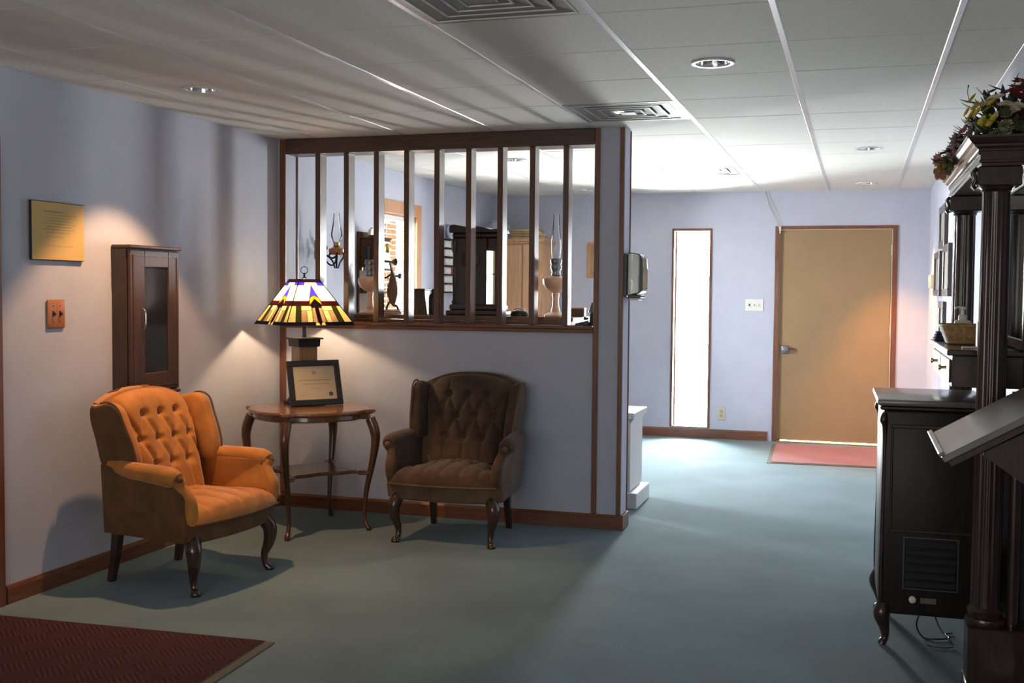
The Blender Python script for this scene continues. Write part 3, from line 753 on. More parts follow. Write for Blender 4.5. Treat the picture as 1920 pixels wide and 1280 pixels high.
for q in range(4):
    a0 = q * PI / 2; c0 = Vector((math.cos(a0), math.sin(a0), 0)); c1 = Vector((math.cos(a0 + PI / 2), math.sin(a0 + PI / 2), 0))
    mid = (c0 + c1) / 2; ax = (c1 - c0) / 2
    def P3(u, b):
        # u runs -1..1 at the bottom edge
        R = HD_T + (HD_B - HD_T) * b
        return mid * R + ax * HD_B * u * (1.0) + Vector((0, 0, z_(SH_T) + (SH_B - SH_T) * b))
    e1 = (P3(1, 1) - P3(-1, 1)).normalized(); e2 = (P3(0, 1) - P3(0, 0)).normalized(); nrm = e1.cross(e2).normalized()
    if nrm.dot(mid) < 0: nrm = -nrm
    polys = [(n, p) for n, p in full]
    for n, p in half: polys.append((n, p)); polys.append((n, [(-x, y) for x, y in reversed(p)]))
    for n, p in polys:
        pts = [P3(x, b) for x, b in p]
        k = len(pts)
        m = MB(); m.add([v for v in pts] + [v - nrm * .0025 for v in pts], [tuple(range(k)), tuple(reversed(range(k, 2 * k)))] + [(i, (i + 1) % k, (i + 1) % k + k, i + k) for i in range(k)])
        m.build('glass_pane', 'sg_' + n, shade_root)
        for i in range(k): came.tube([pts[i], pts[(i + 1) % k]], .0013, 4)
for q in range(4):
    a = q * PI / 2; came.tube([(HD_T * math.cos(a), HD_T * math.sin(a), z_(SH_T)), (HD_B * math.cos(a), HD_B * math.sin(a), z_(SH_B))], .0028, 6)
cm_ = came.build('lead_came', 'iron', shade_root); cm_['kind'] = 'stuff'
MB().lathe([(.012, z_(1.483)), (.016, z_(1.490)), (.006, z_(1.497)), (.005, z_(1.512)), (.009, z_(1.516)), (.001, z_(1.522))], 12).build('finial', 'iron', lp, 40)
MB().tube([(.021 * math.cos(2 * PI * k / 24) * math.cos(math.radians(20)), .021 * math.cos(2 * PI * k / 24) * math.sin(math.radians(20)), z_(1.538) + .021 * math.sin(2 * PI * k / 24)) for k in range(25)], .0025, 6).build('finial_ring', 'iron', lp, 60)
lc = MB().tube(smoothpts([(-2.435, 2.345, TZ + .004), (-2.50, 2.385, TZ - .005), (-2.515, 2.38, .60), (-2.505, 2.36, .42), (-2.53, 2.42, .20), (-2.55, 2.50, .02)], 8), .0028, 6).build('lamp_cord', 'cord', None, 60)
tag(lc, 'thin lamp cord hanging down behind the side table', 'cord')

# framed certificate leaning on the table
cf = thing('framed_certificate', 'black framed certificate propped up on the side table', 'framed certificate', (-2.180, 2.165, TZ + .0062), math.radians(49))
TL = Matrix.Rotation(math.radians(-17), 4, 'X')
W2, HT = .168, .278; bw = .036
m = MB(); m.box(-W2, W2, 0, .018, 0, bw, .003, TL); m.box(-W2, W2, 0, .018, HT - bw, HT, .003, TL); m.box(-W2, -W2 + bw, 0.0005, .0175, bw - .002, HT - bw + .002, .003, TL); m.box(W2 - bw, W2, 0.0005, .0175, bw - .002, HT - bw + .002, .003, TL)
m.build('frame', 'black', cf)
MT['cert'] = printed('certificate_paper', (.48, .41, .29), (.05, .06, .06), [(.80, .045, .46, .55), (.58, .014, .12, .90), (.47, .010, .22, .84), (.34, .006, .40, .62), (.14, .006, .1, .35)], 0, 2)
MB().box(-W2 + bw - .001, W2 - bw + .001, .008, .010, bw - .001, HT - bw + .001, 0, TL).build('certificate', 'cert', cf)
MB().lathe([(.001, .0), (.013, .0), (.013, .0018), (.009, .002), (.001, .002)], 24, mtx=TL @ Matrix.Translation((.096, .008, .068)) @ Matrix.Rotation(PI / 2, 4, 'X')).build('seal', mat('seal_grey', (.06, .07, .08), .5), cf, 30)
MB().box(-.03, .03, .0, .004, 0.002, .15, .001, Matrix.Translation((0, .062, 0)) @ Matrix.Rotation(math.radians(3), 4, 'X')).build('easel_back', 'black', cf)

# ================================================================ ON THE LEFT WALL
pq = thing('wall_plaque', 'square parchment coloured plaque with faint lines of print above the switch', 'plaque', (XL + .001, .543, 1.546))
MB().box(0, .014, -.182, .182, 0, .274, .003).build('board', 'black', pq)
MT['parch'] = printed('parchment', (.62, .42, .15), (.10, .14, .07), [(.84, .016, .22, .62), (.785, .007, .26, .86), (.73, .007, .24, .84), (.68, .007, .27, .80), (.63, .007, .22, .84), (.58, .007, .26, .78), (.53, .007, .22, .82), (.475, .007, .24, .72), (.40, .006, .26, .6), (.24, .008, .26, .78)], 1, 2, gain=.6)
MB().box(.0142, .0152, -.178, .178, .004, .270).build('parchment', 'parch', pq)
sw = thing('light_switch', 'wooden double light switch plate on the wall, below the plaque', 'light switch', (XL + .001, .530, 1.228))
MT['swood'] = wood('switch_oak', (.34, .115, .040), (.45, .17, .065), .4)
MB().box(0, .010, -.060, .060, 0, .135, .006, seg=2).build('plate', 'swood', sw, 40)
for y in (-.023, .023):
    MB().box(.009, .012, y - .006, y + .006, .055, .082, .001).build('slot', 'black', sw)
    MB().box(.011, .024, y - .004, y + .004, .062, .074, .002).build('toggle', 'black', sw)
    for zz in (.030, .105): MB().lathe([(.003, 0), (.003, .0015), (.001, .002)], 8, mtx=Matrix.Translation((.010, y, zz)) @ Matrix.Rotation(PI / 2, 4, 'Y')).build('screw', 'black', sw)
wc = thing('wall_cabinet', 'tall narrow walnut wall cabinet with a dark glass door', 'wall cabinet', (XL + .001, .95, .862))
CW, CD, CHt = .435, .104, .778
MB().box(0, CD - .018, 0, CW, 0.006, CHt - .018, .003).build('body', 'walnut', wc)
MB().box(0, CD + .012, -.006, CW + .006, CHt - .018, CHt, .006, seg=2).build('top_moulding', 'walnut', wc)
MB().box(0, CD + .006, -.003, CW + .003, -.002, .016, .005).build('bottom_moulding', 'walnut', wc)
m = MB(); d0, d1 = CD - .0175, CD
m.box(d0, d1, .006, .130, .022, CHt - .024, .004); m.box(d0, d1, CW - .100, CW - .006, .022, CHt - .024, .004); m.box(d0, d1 - .0005, .128, CW - .098, .022, .118, .004); m.box(d0, d1 - .0005, .128, CW - .098, CHt - .112, CHt - .024, .004)
cdoor = m.build('door', 'walnut', wc)
MB().box(d0 + .002, d1 - .007, .130, CW - .100, .118, CHt - .112).build('glass', 'darkglass', cdoor)
m = MB(); e = .006
m.box(d1 - .002, d1 + .003, .030, .036, .045, CHt - .05); m.box(d1 - .002, d1 + .003, CW - .028, CW - .022, .045, CHt - .05); m.box(d1 - .002, d1 + .003, .036, CW - .028, .045, .051); m.box(d1 - .002, d1 + .003, .036, CW - .028, CHt - .056, CHt - .05)
m.build('door_bead', 'walnut', cdoor)
MB().tube(smoothpts([(d1, .102, .345), (d1 + .020, .102, .360), (d1 + .024, .102, .40), (d1 + .020, .102, .44), (d1, .102, .455)], 5), .0042, 8).build('handle', 'chrome', cdoor, 60)

# ================================================================ MATS
fm = thing('entrance_mat', 'dark red ribbed entrance mat with a grey green border beside the orange armchair', 'mat', (-1.30, .085, .0005), math.radians(2.6))
MB().box(-1.40, 0, -1.9, 0, 0, .006, .003).build('border', 'rubber', fm)
MB().box(-1.40, -.046, -1.9, -.004, .0055, .010, .002).build('pile', 'mat', fm)
MB().box(-.046, -.040, -1.9, -.004, .0055, .0085, .001).build('edge_line', 'black', fm)
bm2 = thing('door_mat', 'faded red door mat in front of the tan door', 'mat', (.195, 5.64, .0005), math.radians(2))
MB().box(0, 1.02, 0, 1.22, 0, .005, .002).build('border', 'rubber', bm2)
MB().box(.035, .985, .035, 1.185, .0045, .010, .002).build('pile', 'redmat', bm2)

# ================================================================ ON THE BACK WALL
sp = thing('switch_plate', 'white three gang switch plate between the slit window and the tan door', 'light switch', (-.055, YB - .001, 1.307))
MB().box(-.086, .086, -.006, 0, -.058, .058, .003).build('plate', 'white', sp)
for i, x in enumerate((-.046, 0, .046)):
    MB().box(x - .005, x + .005, -.016, -.005, -.010, .010, .002).build('toggle', 'black' if i == 0 else 'ivory', sp)
ou = thing('wall_outlet', 'beige wall outlet low down beside the bright slit window', 'outlet', (-.350, YB - .001, .248))
MB().box(-.038, .038, -.006, 0, -.064, .064, .003).build('plate', 'ivory', ou)
MT['tan'] = mat('outlet_face', (.40, .33, .24), .5)
for z in (-.022, .022): MB().box(-.017, .017, -.008, -.005, z - .016, z + .016, .002).build('socket', 'tan', ou)
cb = MB().tube(smoothpts([(.030, YB - .006, H - .003), (.045, YB - .012, 2.31), (.085, YB - .015, 2.20), (.120, YB - .015, 2.13), (.165, YB - .016, 2.04)], 6), .0025, 6).build('alarm_cable', 'ivory', None, 60)
tag(cb, 'thin grey cable drooping from the ceiling to the door frame', 'cable')
cb = MB().tube(smoothpts([(.050, YB - .006, H - .003), (.075, YB - .012, 2.31), (.130, YB - .015, 2.20), (.165, YB - .015, 2.12), (.180, YB - .016, 2.05)], 6), .002, 6).build('alarm_cable', 'ivory', None, 60)
tag(cb, 'thinner second cable nearer the tan door, drooping from the ceiling', 'cable')
dsn = thing('door_contact', 'small white alarm contact at the top corner of the tan door', 'sensor', (.176, YB - .013, 2.035))
MB().box(-.009, .009, -.012, 0, -.022, .022, .002).build('housing', 'white', dsn); MB().box(-.006, .006, -.010, -.001, -.045, -.024, .002).build('magnet', 'white', dsn)
def picture(name, label, origin, wall, w_, h_, fm_, inner, bw=.035, group=None, th=.022):
    """frame in its own x-z plane, facing -y, then turned to its wall"""
    t = thing(name, label, 'picture', origin, {'back': 0, 'right': -PI / 2}[wall], group)
    m = MB(); m.box(0, w_, -th, 0, 0, bw, .003); m.box(0, w_, -th, 0, h_ - bw, h_, .003); m.box(0, bw, -th + .0005, 0, bw - .002, h_ - bw + .002, .003); m.box(w_ - bw, w_, -th + .0005, 0, bw - .002, h_ - bw + .002, .003)
    m.build('frame', fm_, t); MB().box(bw - .002, w_ - bw + .002, -th * .5, -.002, bw - .002, h_ - bw + .002).build('print', inner, t); return t
MT['sepia'] = mat('sepia_print', (.36, .24, .13), .5, noise=.3, nscale=6)
MT['print'] = mat('pale_print', (.52, .50, .46), .35, noise=.25, nscale=7, coat=.5)
picture('picture_frame', 'small oak framed picture on the far wall, beside the divider post', (-1.70, YB - .001, 1.56), 'back', .30, .355, 'casing', 'sepia', .03)
# right wall: pictures face -x ; local x runs along -y of the room
for (y1, y0, z0, z1, lab) in ((5.42, 4.84, 1.775, 2.09, 'dark framed picture, topmost of the group on the side wall beyond the mantel'), (5.90, 5.30, 1.41, 1.757, 'dark framed picture beside the thermostat, nearest the tan door'),
                              (4.93, 4.40, 1.41, 1.78, 'dark framed picture nearest the mantel column, level with the thermostat'), (5.25, 4.83, 1.06, 1.37, 'dark framed picture, lowest of the group, just above the basket')):
    picture('picture_frame', lab, (XR - .001, y1, z0), 'right', y1 - y0, z1 - z0, 'darkwood', 'print', .05, 'pictures on the side wall', .03)
th = thing('thermostat', 'pale thermostat box on the side wall near the tan door', 'thermostat', (XR - .001, 6.36, 1.475))
MB().box(-.034, 0, -.16, .16, 0, .115, .006, seg=2).build('housing', 'ivory', th, 40); MB().box(-.038, -.033, -.10, .10, .055, .10, .002).build('cover', 'white', th)

# ================================================================ BEHIND THE SCREEN
dk = thing('tall_desk', 'brown wooden desk hutch backed against the slatted screen', 'desk', (-1.67, 2.83, 0))
DTOP = 1.262
MB().box(-.90, .89, .001, .46, DTOP - .028, DTOP, .004).build('top_board', 'tablewood', dk)
MB().box(-.88, .87, .004, .018, .02, DTOP - .029, .002).build('back_panel', 'tablewood', dk)
for x in (-.88, .842): MB().box(x, x + .028, .019, .44, 0, DTOP - .029, .002).build('side_panel', 'walnut', dk)
for z in (.72, 1.0): MB().box(-.851, .841, .019, .43, z, z + .022, .002).build('shelf', 'walnut', dk)
def oil_lamp(x, y, label, chimney=True, s=1.0, rz=0):
    t = thing('oil_lamp', label, 'oil lamp', (x, y, DTOP + .0005), rz)
    if s != 1.0: t.scale = (s, s, s)
    MB().lathe([(.001, 0), (.072, 0), (.074, .008), (.060, .018), (.030, .030), (.022, .060), (.018, .110), (.024, .140), (.020, .150)], 28).build('foot', 'peach', t, 45)
    MB().lathe([(.018, .150), (.045, .165), (.072, .188), (.083, .215), (.084, .235), (.074, .248), (.040, .254), (.022, .258)], 28).build('font', 'peach', t, 45)
    MB().lathe([(.023, .256), (.030, .262), (.026, .285), (.034, .300), (.036, .312), (.030, .330), (.038, .345), (.036, .362), (.030, .368)], 24).build('burner', 'metal', t, 45)
    MB().tube([(.03, 0, .305), (.058, 0, .305)], .003, 6).build('wick_key', 'metal', t); MB().lathe([(.001, -.004), (.010, -.004), (.010, .004), (.001, .004)], 12, mtx=Matrix.Translation((.06, 0, .305)) @ Matrix.Rotation(PI / 2, 4, 'Y')).build('wick_wheel', 'metal', t)
    if chimney:
        pr = [(.024, .366), (.028, .40), (.031, .43), (.030, .47), (.025, .53), (.020, .60), (.0185, .645)]
        rings = [[(r * math.cos(2 * PI * k / 28), r * math.sin(2 * PI * k / 28), z) for k in range(28)] for r, z in pr] + [[((r - .0016) * math.cos(2 * PI * k / 28), (r - .0016) * math.sin(2 * PI * k / 28), z) for k in range(28)] for r, z in reversed(pr)]
        rings.append(rings[0]); MB().loft(rings, cap=False).build('chimney', 'clear', t, 60)
    return t
oil_lamp(-.935, 3.0, 'peach glass oil lamp with a tall clear chimney standing on the desk hutch')
oil_lamp(-2.222, 3.0, 'peach glass oil lamp without chimney in front of the wall telephone', False, .98, PI)

# dark clock case
ck = thing('mantel_clock', 'black carved wooden clock case standing on the desk hutch', 'clock', (-1.475, 3.08, DTOP + .0005))
MB().box(-.200, .185, -.10, .10, 0, .030, .006).build('base', 'darkwood', ck); MB().box(-.182, .170, -.088, .088, .030, .070, .010).build('base_step', 'darkwood', ck)
MB().box(-.148, .070, -.070, .075, .070, .500, .003).build('case', 'darkwood', ck)
MB().box(.128, .155, -.070, .075, .070, .500, .003).build('side_post', 'darkwood', ck)
MB().box(.0705, .1275, .068, .074, .070, .42, .001).build('glass_panel', 'clear', ck); MB().box(.0705, .1275, -.05, .074, .42, .500, .003).build('upper_rail', 'darkwood', ck); MB().box(.0705, .1275, .060, .0675, .265, .272).build('glazing_bar', 'darkwood', ck)
MB().box(-.165, .165, -.086, .084, .500, .535, .010).build('cornice', 'darkwood', ck)
m = MB(); pts = [(-.178, .535), (.178, .535), (.172, .555), (.150, .560), (.10, .556), (.055, .572), (.0, .580), (-.05, .572), (-.10, .580), (-.150, .590), (-.178, .584), (-.182, .560)]
m.prism(pts, -.094, .088, 'y').build('crest', 'darkwood', ck, bevel=.004)
for x in (-.150, ): 
    MB().lathe([(.020, .070), (.024, .085), (.016, .10), (.019, .25), (.016, .40), (.024, .42), (.020, .45), (.026, .47), (.020, .50)], 16, (x, -.055, 0)).build('turned_column', 'darkwood', ck, 50)
MB().lathe([(.062, 0), (.066, .006), (.058, .010), (.001, .011)], 28, mtx=Matrix.Translation((-.04, -.070, .365)) @ Matrix.Rotation(PI / 2, 4, 'X')).build('dial', mat('dark_dial', (.035, .03, .026), .4), ck, 40)

# things on the desk hutch
wb = thing('wooden_box', 'tapered brown wooden box on the desk hutch, in front of the window', 'box', (-1.870, 3.02, DTOP + .0005))
MB().loft([[(sx * a, sy * b, z) for sx, sy in ((-1, -1), (1, -1), (1, 1), (-1, 1))] for a, b, z in ((.062, .055, 0), (.058, .052, .006), (.050, .045, .160))]).build('body', 'walnut', wb, bevel=.003)
MB().box(-.054, .054, -.049, .049, .160, .170, .003).build('lid', 'walnut', wb)
bt = thing('dark_bottle', 'small dark stoppered bottle between the wooden box and the clock case', 'bottle', (-1.778, 3.02, DTOP + .0005))
MB().lathe([(.001, 0), (.026, 0), (.028, .006), (.028, .11), (.024, .13), (.012, .140), (.011, .150), (.014, .153)], 18).build('body', 'iron', bt, 40); MB().lathe([(.011, .152), (.013, .158), (.006, .168), (.001, .170)], 12).build('stopper', 'iron', bt, 40)
orn = thing('iron_ornament', 'dark crescent shaped iron ornament silhouetted against the window', 'ornament', (-2.070, 3.05, DTOP + .031))
cp = smoothpts([(-.020, .300, 0), (-.026, .312, 0), (-.032, .306, 0), (-.024, .275, 0), (-.022, .240, 0), (-.030, .195, 0), (-.042, .150, 0), (-.046, .105, 0), (-.030, .055, 0), (-.006, .022, 0), (.008, .022, 0), (.020, .060, 0), (.030, .105, 0), (.026, .160, 0), (.010, .215, 0), (-.008, .260, 0)], 4)
MB().prism([(p.x, p.y) for p in cp], -.013, .013, 'y').build('crescent', 'walnut', orn, bevel=.004)
MB().tube(smoothpts([(-.024, 0, .232), (-.050, 0, .215), (-.064, 0, .212), (-.072, 0, .216)], 5), .007, 8).build('handle', 'iron', orn, 60)
MB().lathe([(.008, 0), (.008, .02), (.018, .022), (.018, .040), (.012, .042), (.001, .043)], 14, mtx=Matrix.Translation((.012, 0, .222)) @ Matrix.Rotation(PI / 2, 4, 'Y')).build('knob', 'black', orn, 40)
MB().tube(smoothpts([(0, 0, .03), (-.03, 0, .045), (-.045, 0, .03), (-.055, 0, .0)], 5), .008, 8).build('foot', 'iron', orn, 60)
MB().tube(smoothpts([(0, 0, .03), (.02, 0, .02), (.03, 0, .0)], 5), .008, 8).build('foot', 'iron', orn, 60)
for i, (c, h0, h1, wd, lab) in enumerate((('walnut', 0, .015, .070, 'bottom brown book in the small stack under the iron ornament'), ('red', .0152, .030, .062, 'red book on top of the stack under the iron ornament'))):
    bk = thing('book', lab, 'book', (-2.065, 3.05, DTOP + .0005 + h0), 0, 'books under the iron ornament')
    MB().box(-wd, wd, -.05, .05, 0, .002).build('cover', c, bk); MB().box(-wd, wd, -.05, .05, h1 - h0 - .002, h1 - h0).build('cover', c, bk); MB().box(-wd + .003, wd - .003, -.047, .047, .0021, h1 - h0 - .0021).build('pages', 'cream', bk); MB().box(-wd, wd, .0475, .05, .0021, h1 - h0 - .0021).build('spine', c, bk)
tr = thing('flat_iron', 'small black domed iron on the desk hutch beside the clock case', 'iron', (-1.175, 3.0, DTOP + .0005))
MB().loft([[(.060 * k * math.cos(2 * PI * q / 20), .035 * k * math.sin(2 * PI * q / 20), z) for q in range(20)] for k, z in ((.96, 0), (1, .004), (.98, .016), (.80, .028), (.45, .034), (.1, .036))]).build('body', 'black', tr, 40)
MB().tube(smoothpts([(-.035, 0, .028), (-.03, 0, .044), (0, 0, .048), (.03, 0, .044), (.035, 0, .028)], 4), .004, 8).build('handle', 'chrome', tr, 60)
sb = thing('card_box', 'small brown card box at the end of the desk hutch, behind the desk lamp', 'box', (-.820, 3.14, DTOP + .0005))
MB().box(-.05, .045, -.03, .03, 0, .045, .002).build('body', 'walnut', sb); MB().box(-.052, .047, -.032, .032, .0455, .056, .002).build('lid', 'swood', sb)
ph = thing('desk_telephone', 'black telephone lying on the white lit sill at the end of the screen', 'telephone', (-.690, 2.735, SILL + .021))
MB().loft([[(-.045, -.035, 0), (.042, -.035, 0), (.042, .035, 0), (-.045, .035, 0)], [(-.040, -.030, .012), (.040, -.032, .030), (.040, .032, .030), (-.040, .030, .012)]]).build('body', 'black', ph, bevel=.003)
MB().tube(smoothpts([(.020, -.03, .038), (.016, -.02, .048), (.016, .02, .048), (.020, .03, .038)], 4), .008, 8).build('handset', 'black', ph, 60)
dl = thing('desk_lamp', 'small desk lamp with a pale conical shade at the end of the screen', 'desk lamp', (-.634, 2.74, SILL + .021))
MB().lathe([(.001, 0), (.022, 0), (.022, .010), (.014, .020), (.014, .070), (.008, .078), (.008, .09)], 18).build('base', 'black', dl, 40)
MB().lathe([(.024, .082), (.026, .080), (.018, .105), (.008, .130), (.004, .138), (.001, .139)], 20).build('shade', 'metal', dl, 50)

# wall telephone
wp = thing('wall_telephone', 'antique wooden wall telephone with cord beside the window', 'telephone', (XL + .001, 3.96, 1.24))
MB().box(0, .022, -.13, .13, -.32, .62, .004).build('backboard', 'oldoak', wp)
MB().box(.022, .170, -.115, .115, .33, .565, .004).build('case', 'oldoak', wp); MB().box(.0225, .182, -.122, .122, .566, .580, .004).build('case_top', 'oldoak', wp)
MB().box(.1705, .1735, -.100, .100, .345, .550, .001).build('front_panel', 'cream', wp)
MB().loft([[(.0225, y, z), (.16, y, z - .03), (.16, y, z - .045), (.0225, y, z - .045)] for y, z in ((-.11, .20), (.11, .20))]).build('writing_shelf', 'oldoak', wp)
for y in (-.045, .045): MB().lathe([(.036, 0), (.036, .010), (.026, .022), (.001, .026)], 18, mtx=Matrix.Translation((.174, y, .50)) @ Matrix.Rotation(PI / 2, 4, 'Y')).build('bell', 'brass', wp, 50)
MB().tube([(.17, 0, .40), (.235, 0, .395)], .009, 8).build('mouth_arm', 'black', wp); MB().lathe([(.010, 0), (.016, .01), (.030, .035), (.028, .037), (.012, .014)], 18, mtx=Matrix.Translation((.23, 0, .395)) @ Matrix.Rotation(PI / 2, 4, 'Y')).build('mouthpiece', 'black', wp, 50)
MB().lathe([(.022, -.01), (.026, 0), (.016, .03), (.014, .09), (.020, .12), (.018, .125), (.001, .126)], 14, (.10, -.145, .38)).build('receiver', 'black', wp, 50)
MB().tube(smoothpts([(.10, -.145, .37), (.13, -.15, .28), (.16, -.15, .245), (.185, -.15, .28), (.165, -.135, .40), (.15, -.118, .49)], 6), .004, 6).build('receiver_cord', 'ivory', wp, 60)
fs_ = thing('fan_shell', 'cream and brown fan shaped shell standing on the wall telephone', 'shell', (XL + .09, 3.93, 1.8205))
m = MB(); rim = [(0.0, 0.0)] + [(.075 * math.cos(PI * (k / 12)) , .012 + .062 * math.sin(PI * k / 12) * (1 + .05 * (k % 2))) for k in range(13)]
m.prism([(x, z) for x, z in rim[1:]], -.012, .012, 'x').build('shell', 'cream', fs_, bevel=.005); MB().box(-.018, .018, -.035, .035, 0, .014, .004).build('stand', 'iron', fs_)

# wall bracket lamp
wl = thing('bracket_lamp', 'black iron wall bracket oil lamp with a clear chimney, nearest the screen', 'wall lamp', (XL + .001, 3.19, 1.69))
MB().box(0, .010, -.025, .025, -.06, .07, .004).build('wall_plate', 'iron', wl)
MB().tube(smoothpts([(.008, 0, .03), (.05, 0, .055), (.075, 0, .02), (.055, 0, -.01), (.08, 0, -.035), (.12, 0, -.05), (.15, 0, -.035)], 5), .007, 8).build('scroll_arm', 'iron', wl, 60)
MB().tube(smoothpts([(.008, 0, -.03), (.05, 0, -.02), (.07, 0, -.07), (.11, 0, -.10), (.14, 0, -.08), (.15, 0, -.035)], 5), .006, 8).build('scroll_brace', 'iron', wl, 60)
MB().tube(smoothpts([(.03, 0, .04), (.035, 0, .075), (.055, 0, .10), (.045, 0, .125)], 4), [.006, .006, .005, .005, .005, .005, .005, .004, .004, .004, .003, .003, .002], 8).build('leaf_finial', 'iron', wl, 60)
for a in range(6):
    MB().tube(smoothpts([(.15 + .05 * math.cos(a * PI / 3), .05 * math.sin(a * PI / 3), -.012), (.15 + .058 * math.cos(a * PI / 3), .058 * math.sin(a * PI / 3), -.04), (.15 + .03 * math.cos(a * PI / 3), .03 * math.sin(a * PI / 3), -.075), (.15 + .012 * math.cos(a * PI / 3), .012 * math.sin(a * PI / 3), -.12)], 4), .005, 6).build('basket_rib', 'iron', wl, 60)
MT['amberglass'] = mat('amber_glass', (.48, .16, .05), .2, trans=.3, coat=.4)
MB().lathe([(.001, -.030), (.040, -.028), (.055, -.005), (.052, .015), (.030, .026), (.018, .030)], 24, (.15, 0, 0)).build('font', 'amberglass', wl, 50)
MB().lathe([(.018, .029), (.024, .035), (.020, .05), (.026, .06), (.001, .062)], 18, (.15, 0, 0)).build('burner', 'brass', wl, 50)
pr = [(.022, .061), (.036, .09), (.040, .115), (.034, .15), (.024, .20), (.020, .26)]
rings = [[(.15 + r * math.cos(2 * PI * k / 24), r * math.sin(2 * PI * k / 24), z) for k in range(24)] for r, z in pr] + [[(.15 + (r - .0015) * math.cos(2 * PI * k / 24), (r - .0015) * math.sin(2 * PI * k / 24), z) for k in range(24)] for r, z in reversed(pr)]
rings.append(rings[0]); MB().loft(rings, cap=False).build('chimney', 'clear', wl, 60)

# thread rack with spools, vase on top
rk = thing('spool_rack', 'black wall rack of thread spools on the wall beside the clock case', 'rack', (XL + .001, 5.60, 1.40))
MB().box(0, .006, 0, .42, 0, .50).build('back_board', 'whitepaint', rk)
for i in range(7): MB().box(.006, .062, 0, .42, i * .080, i * .080 + .012, .002).build('shelf', 'iron', rk)
spool = MB().lathe([(.001, 0), (.019, 0), (.019, .006), (.015, .008), (.016, .030), (.015, .050), (.019, .052), (.019, .058), (.001, .058)], 14).mesh('spool', 40)
spool_red = spool.copy(); spool.materials.append(MT['thread']); spool_red.materials.append(MT['red'])
for i in range(6):
    for k in range(9):
        red = (i, k) in ((5, 3), (5, 4), (2, 3), (2, 4), (1, 6), (1, 7), (3, 8), (4, 7))
        o = D.objects.new('thread_spool', spool_red if red else spool); COL.objects.link(o); o.location = (XL + .038, 5.628 + k * .044, 1.4125 + i * .080)
        row = ('bottom', 'fifth', 'fourth', 'third', 'second', 'top')[i]; hue = 'red' if red else 'white'
        tag(o, '%s thread spool on the %s row of the black wall rack' % (hue, row), 'thread spool', '%s spools on the %s row of the wall rack' % (hue, row))
va = thing('porcelain_vase', 'small blue and white vase on top of the spool rack', 'vase', (XL + .038, 5.735, 1.8925))
MB().lathe([(.001, 0), (.022, 0), (.030, .02), (.036, .06), (.030, .10), (.018, .115), (.026, .135), (.024, .136), (.014, .115)], 22).build('body', 'porcelain', va, 50)
# pine wardrobe in the far corner
wr = thing('pine_wardrobe', 'pale pine wardrobe in the far corner behind the screen', 'wardrobe', (-2.36, 6.60, 0))
MB().box(-.33, .315, .02, .45, .0, 1.90, .004).build('carcass', 'pine', wr); MB().box(-.345, .335, -.004, .455, 1.905, 1.935, .008).build('cornice', 'pine', wr); MB().box(-.335, .325, .006, .452, 1.885, 1.9045, .003).build('frieze', 'pine', wr)
for x0, x1 in ((-.322, .108), (.116, .307)):
    dd = MB().box(x0, x1, 0, .0195, .10, 1.875, .003).build('door', 'pine', wr)
MB().box(.1085, .1155, .004, .0195, .10, 1.875).build('door_gap', 'trim', wr)
MB().lathe([(.006, 0), (.006, .014), (.013, .018), (.012, .028), (.001, .030)], 14, mtx=Matrix.Translation((.135, 0, 1.0)) @ Matrix.Rotation(PI / 2, 4, 'X')).build('knob', 'pine', wr, 40)
for i, (dz, w0, lab) in enumerate(((0, .16, 'folded tan blanket at the bottom of the pile on the pine wardrobe'), (.05, .15, 'folded tan blanket on top of the pile on the pine wardrobe'))):
    fl = thing('folded_blanket', lab, 'blanket', (-2.24 - .02 * i, 6.80, 1.9355 + dz), .1 * i, 'folded blankets on the wardrobe')
    for k in range(2): MB().box(-w0, w0, -.12, .12, k * .0245, k * .0245 + .024, .010, seg=3).build('fold', 'linen', fl, 60)
cr = thing('white_crock', 'white crock standing on the pine wardrobe behind the clock case', 'crock', (-2.545, 6.78, 1.9355))
MB().lathe([(.001, 0), (.075, 0), (.082, .02), (.082, .15), (.072, .168), (.084, .178), (.080, .190), (.068, .186)], 26).build('body', 'whitepaint', cr, 50)
for s in (-1, 1): MB().tube(smoothpts([(s * .082, 0, .10), (s * .10, 0, .11), (s * .10, 0, .14), (s * .082, 0, .15)], 4), .006, 6).build('handle', 'whitepaint', cr, 60)

# white painted cabinet behind the post
wc2 = thing('white_cabinet', 'white painted low cabinet behind the divider post', 'cabinet', (-.476, 3.30, 0))
MB().box(-.30, -.028, .02, .44, .11, .588, .004).build('body', 'whitepaint', wc2); MB().box(-.31, .0, 0, .46, .589, .632, .006, seg=2).build('top', 'whitepaint', wc2); MB().box(-.31, .022, -.004, .46, 0, .105, .005).build('plinth', 'whitepaint', wc2)
MB().prism([(-.012, .5885), (-.028, .5885), (-.028, .56)], .02, .44, 'y').build('moulding', 'whitepaint', wc2)

# towel dispenser on the post
td = thing('towel_dispenser', 'smoked grey plastic paper towel dispenser mounted on the divider post', 'dispenser', (-.4245, 2.728, 1.395))
MT['smoke'] = mat('smoked_plastic', (.13, .145, .125), .15, trans=.35, coat=.3)
MB().box(0, .020, -.085, .085, .0, .255, .004).build('back_plate', 'black', td)
rings = []
for dx, z0, z1, k in ((.021, .0, .258, 1), (.06, .012, .258, 1), (.092, .020, .250, .96), (.108, .030, .232, .90), (.116, .045, .16, .84)):
    q = .084 * k; rings.append([(dx, -q, z0), (dx, q, z0), (dx, q, z1), (dx, -q, z1)])
MB().loft(rings).build('cover', 'smoke', td, 50, bevel=.006)
MB().box(.022, .085, -.070, .070, .100, .205, .004).build('towel_roll', 'cream', td)
MB().box(.022, .10, -.075, .075, -.008, .010, .003).build('lower_tray', 'black', td); MB().box(.03, .085, -.06, .06, -.022, -.0085, .002).build('paper_tail', 'white', td)

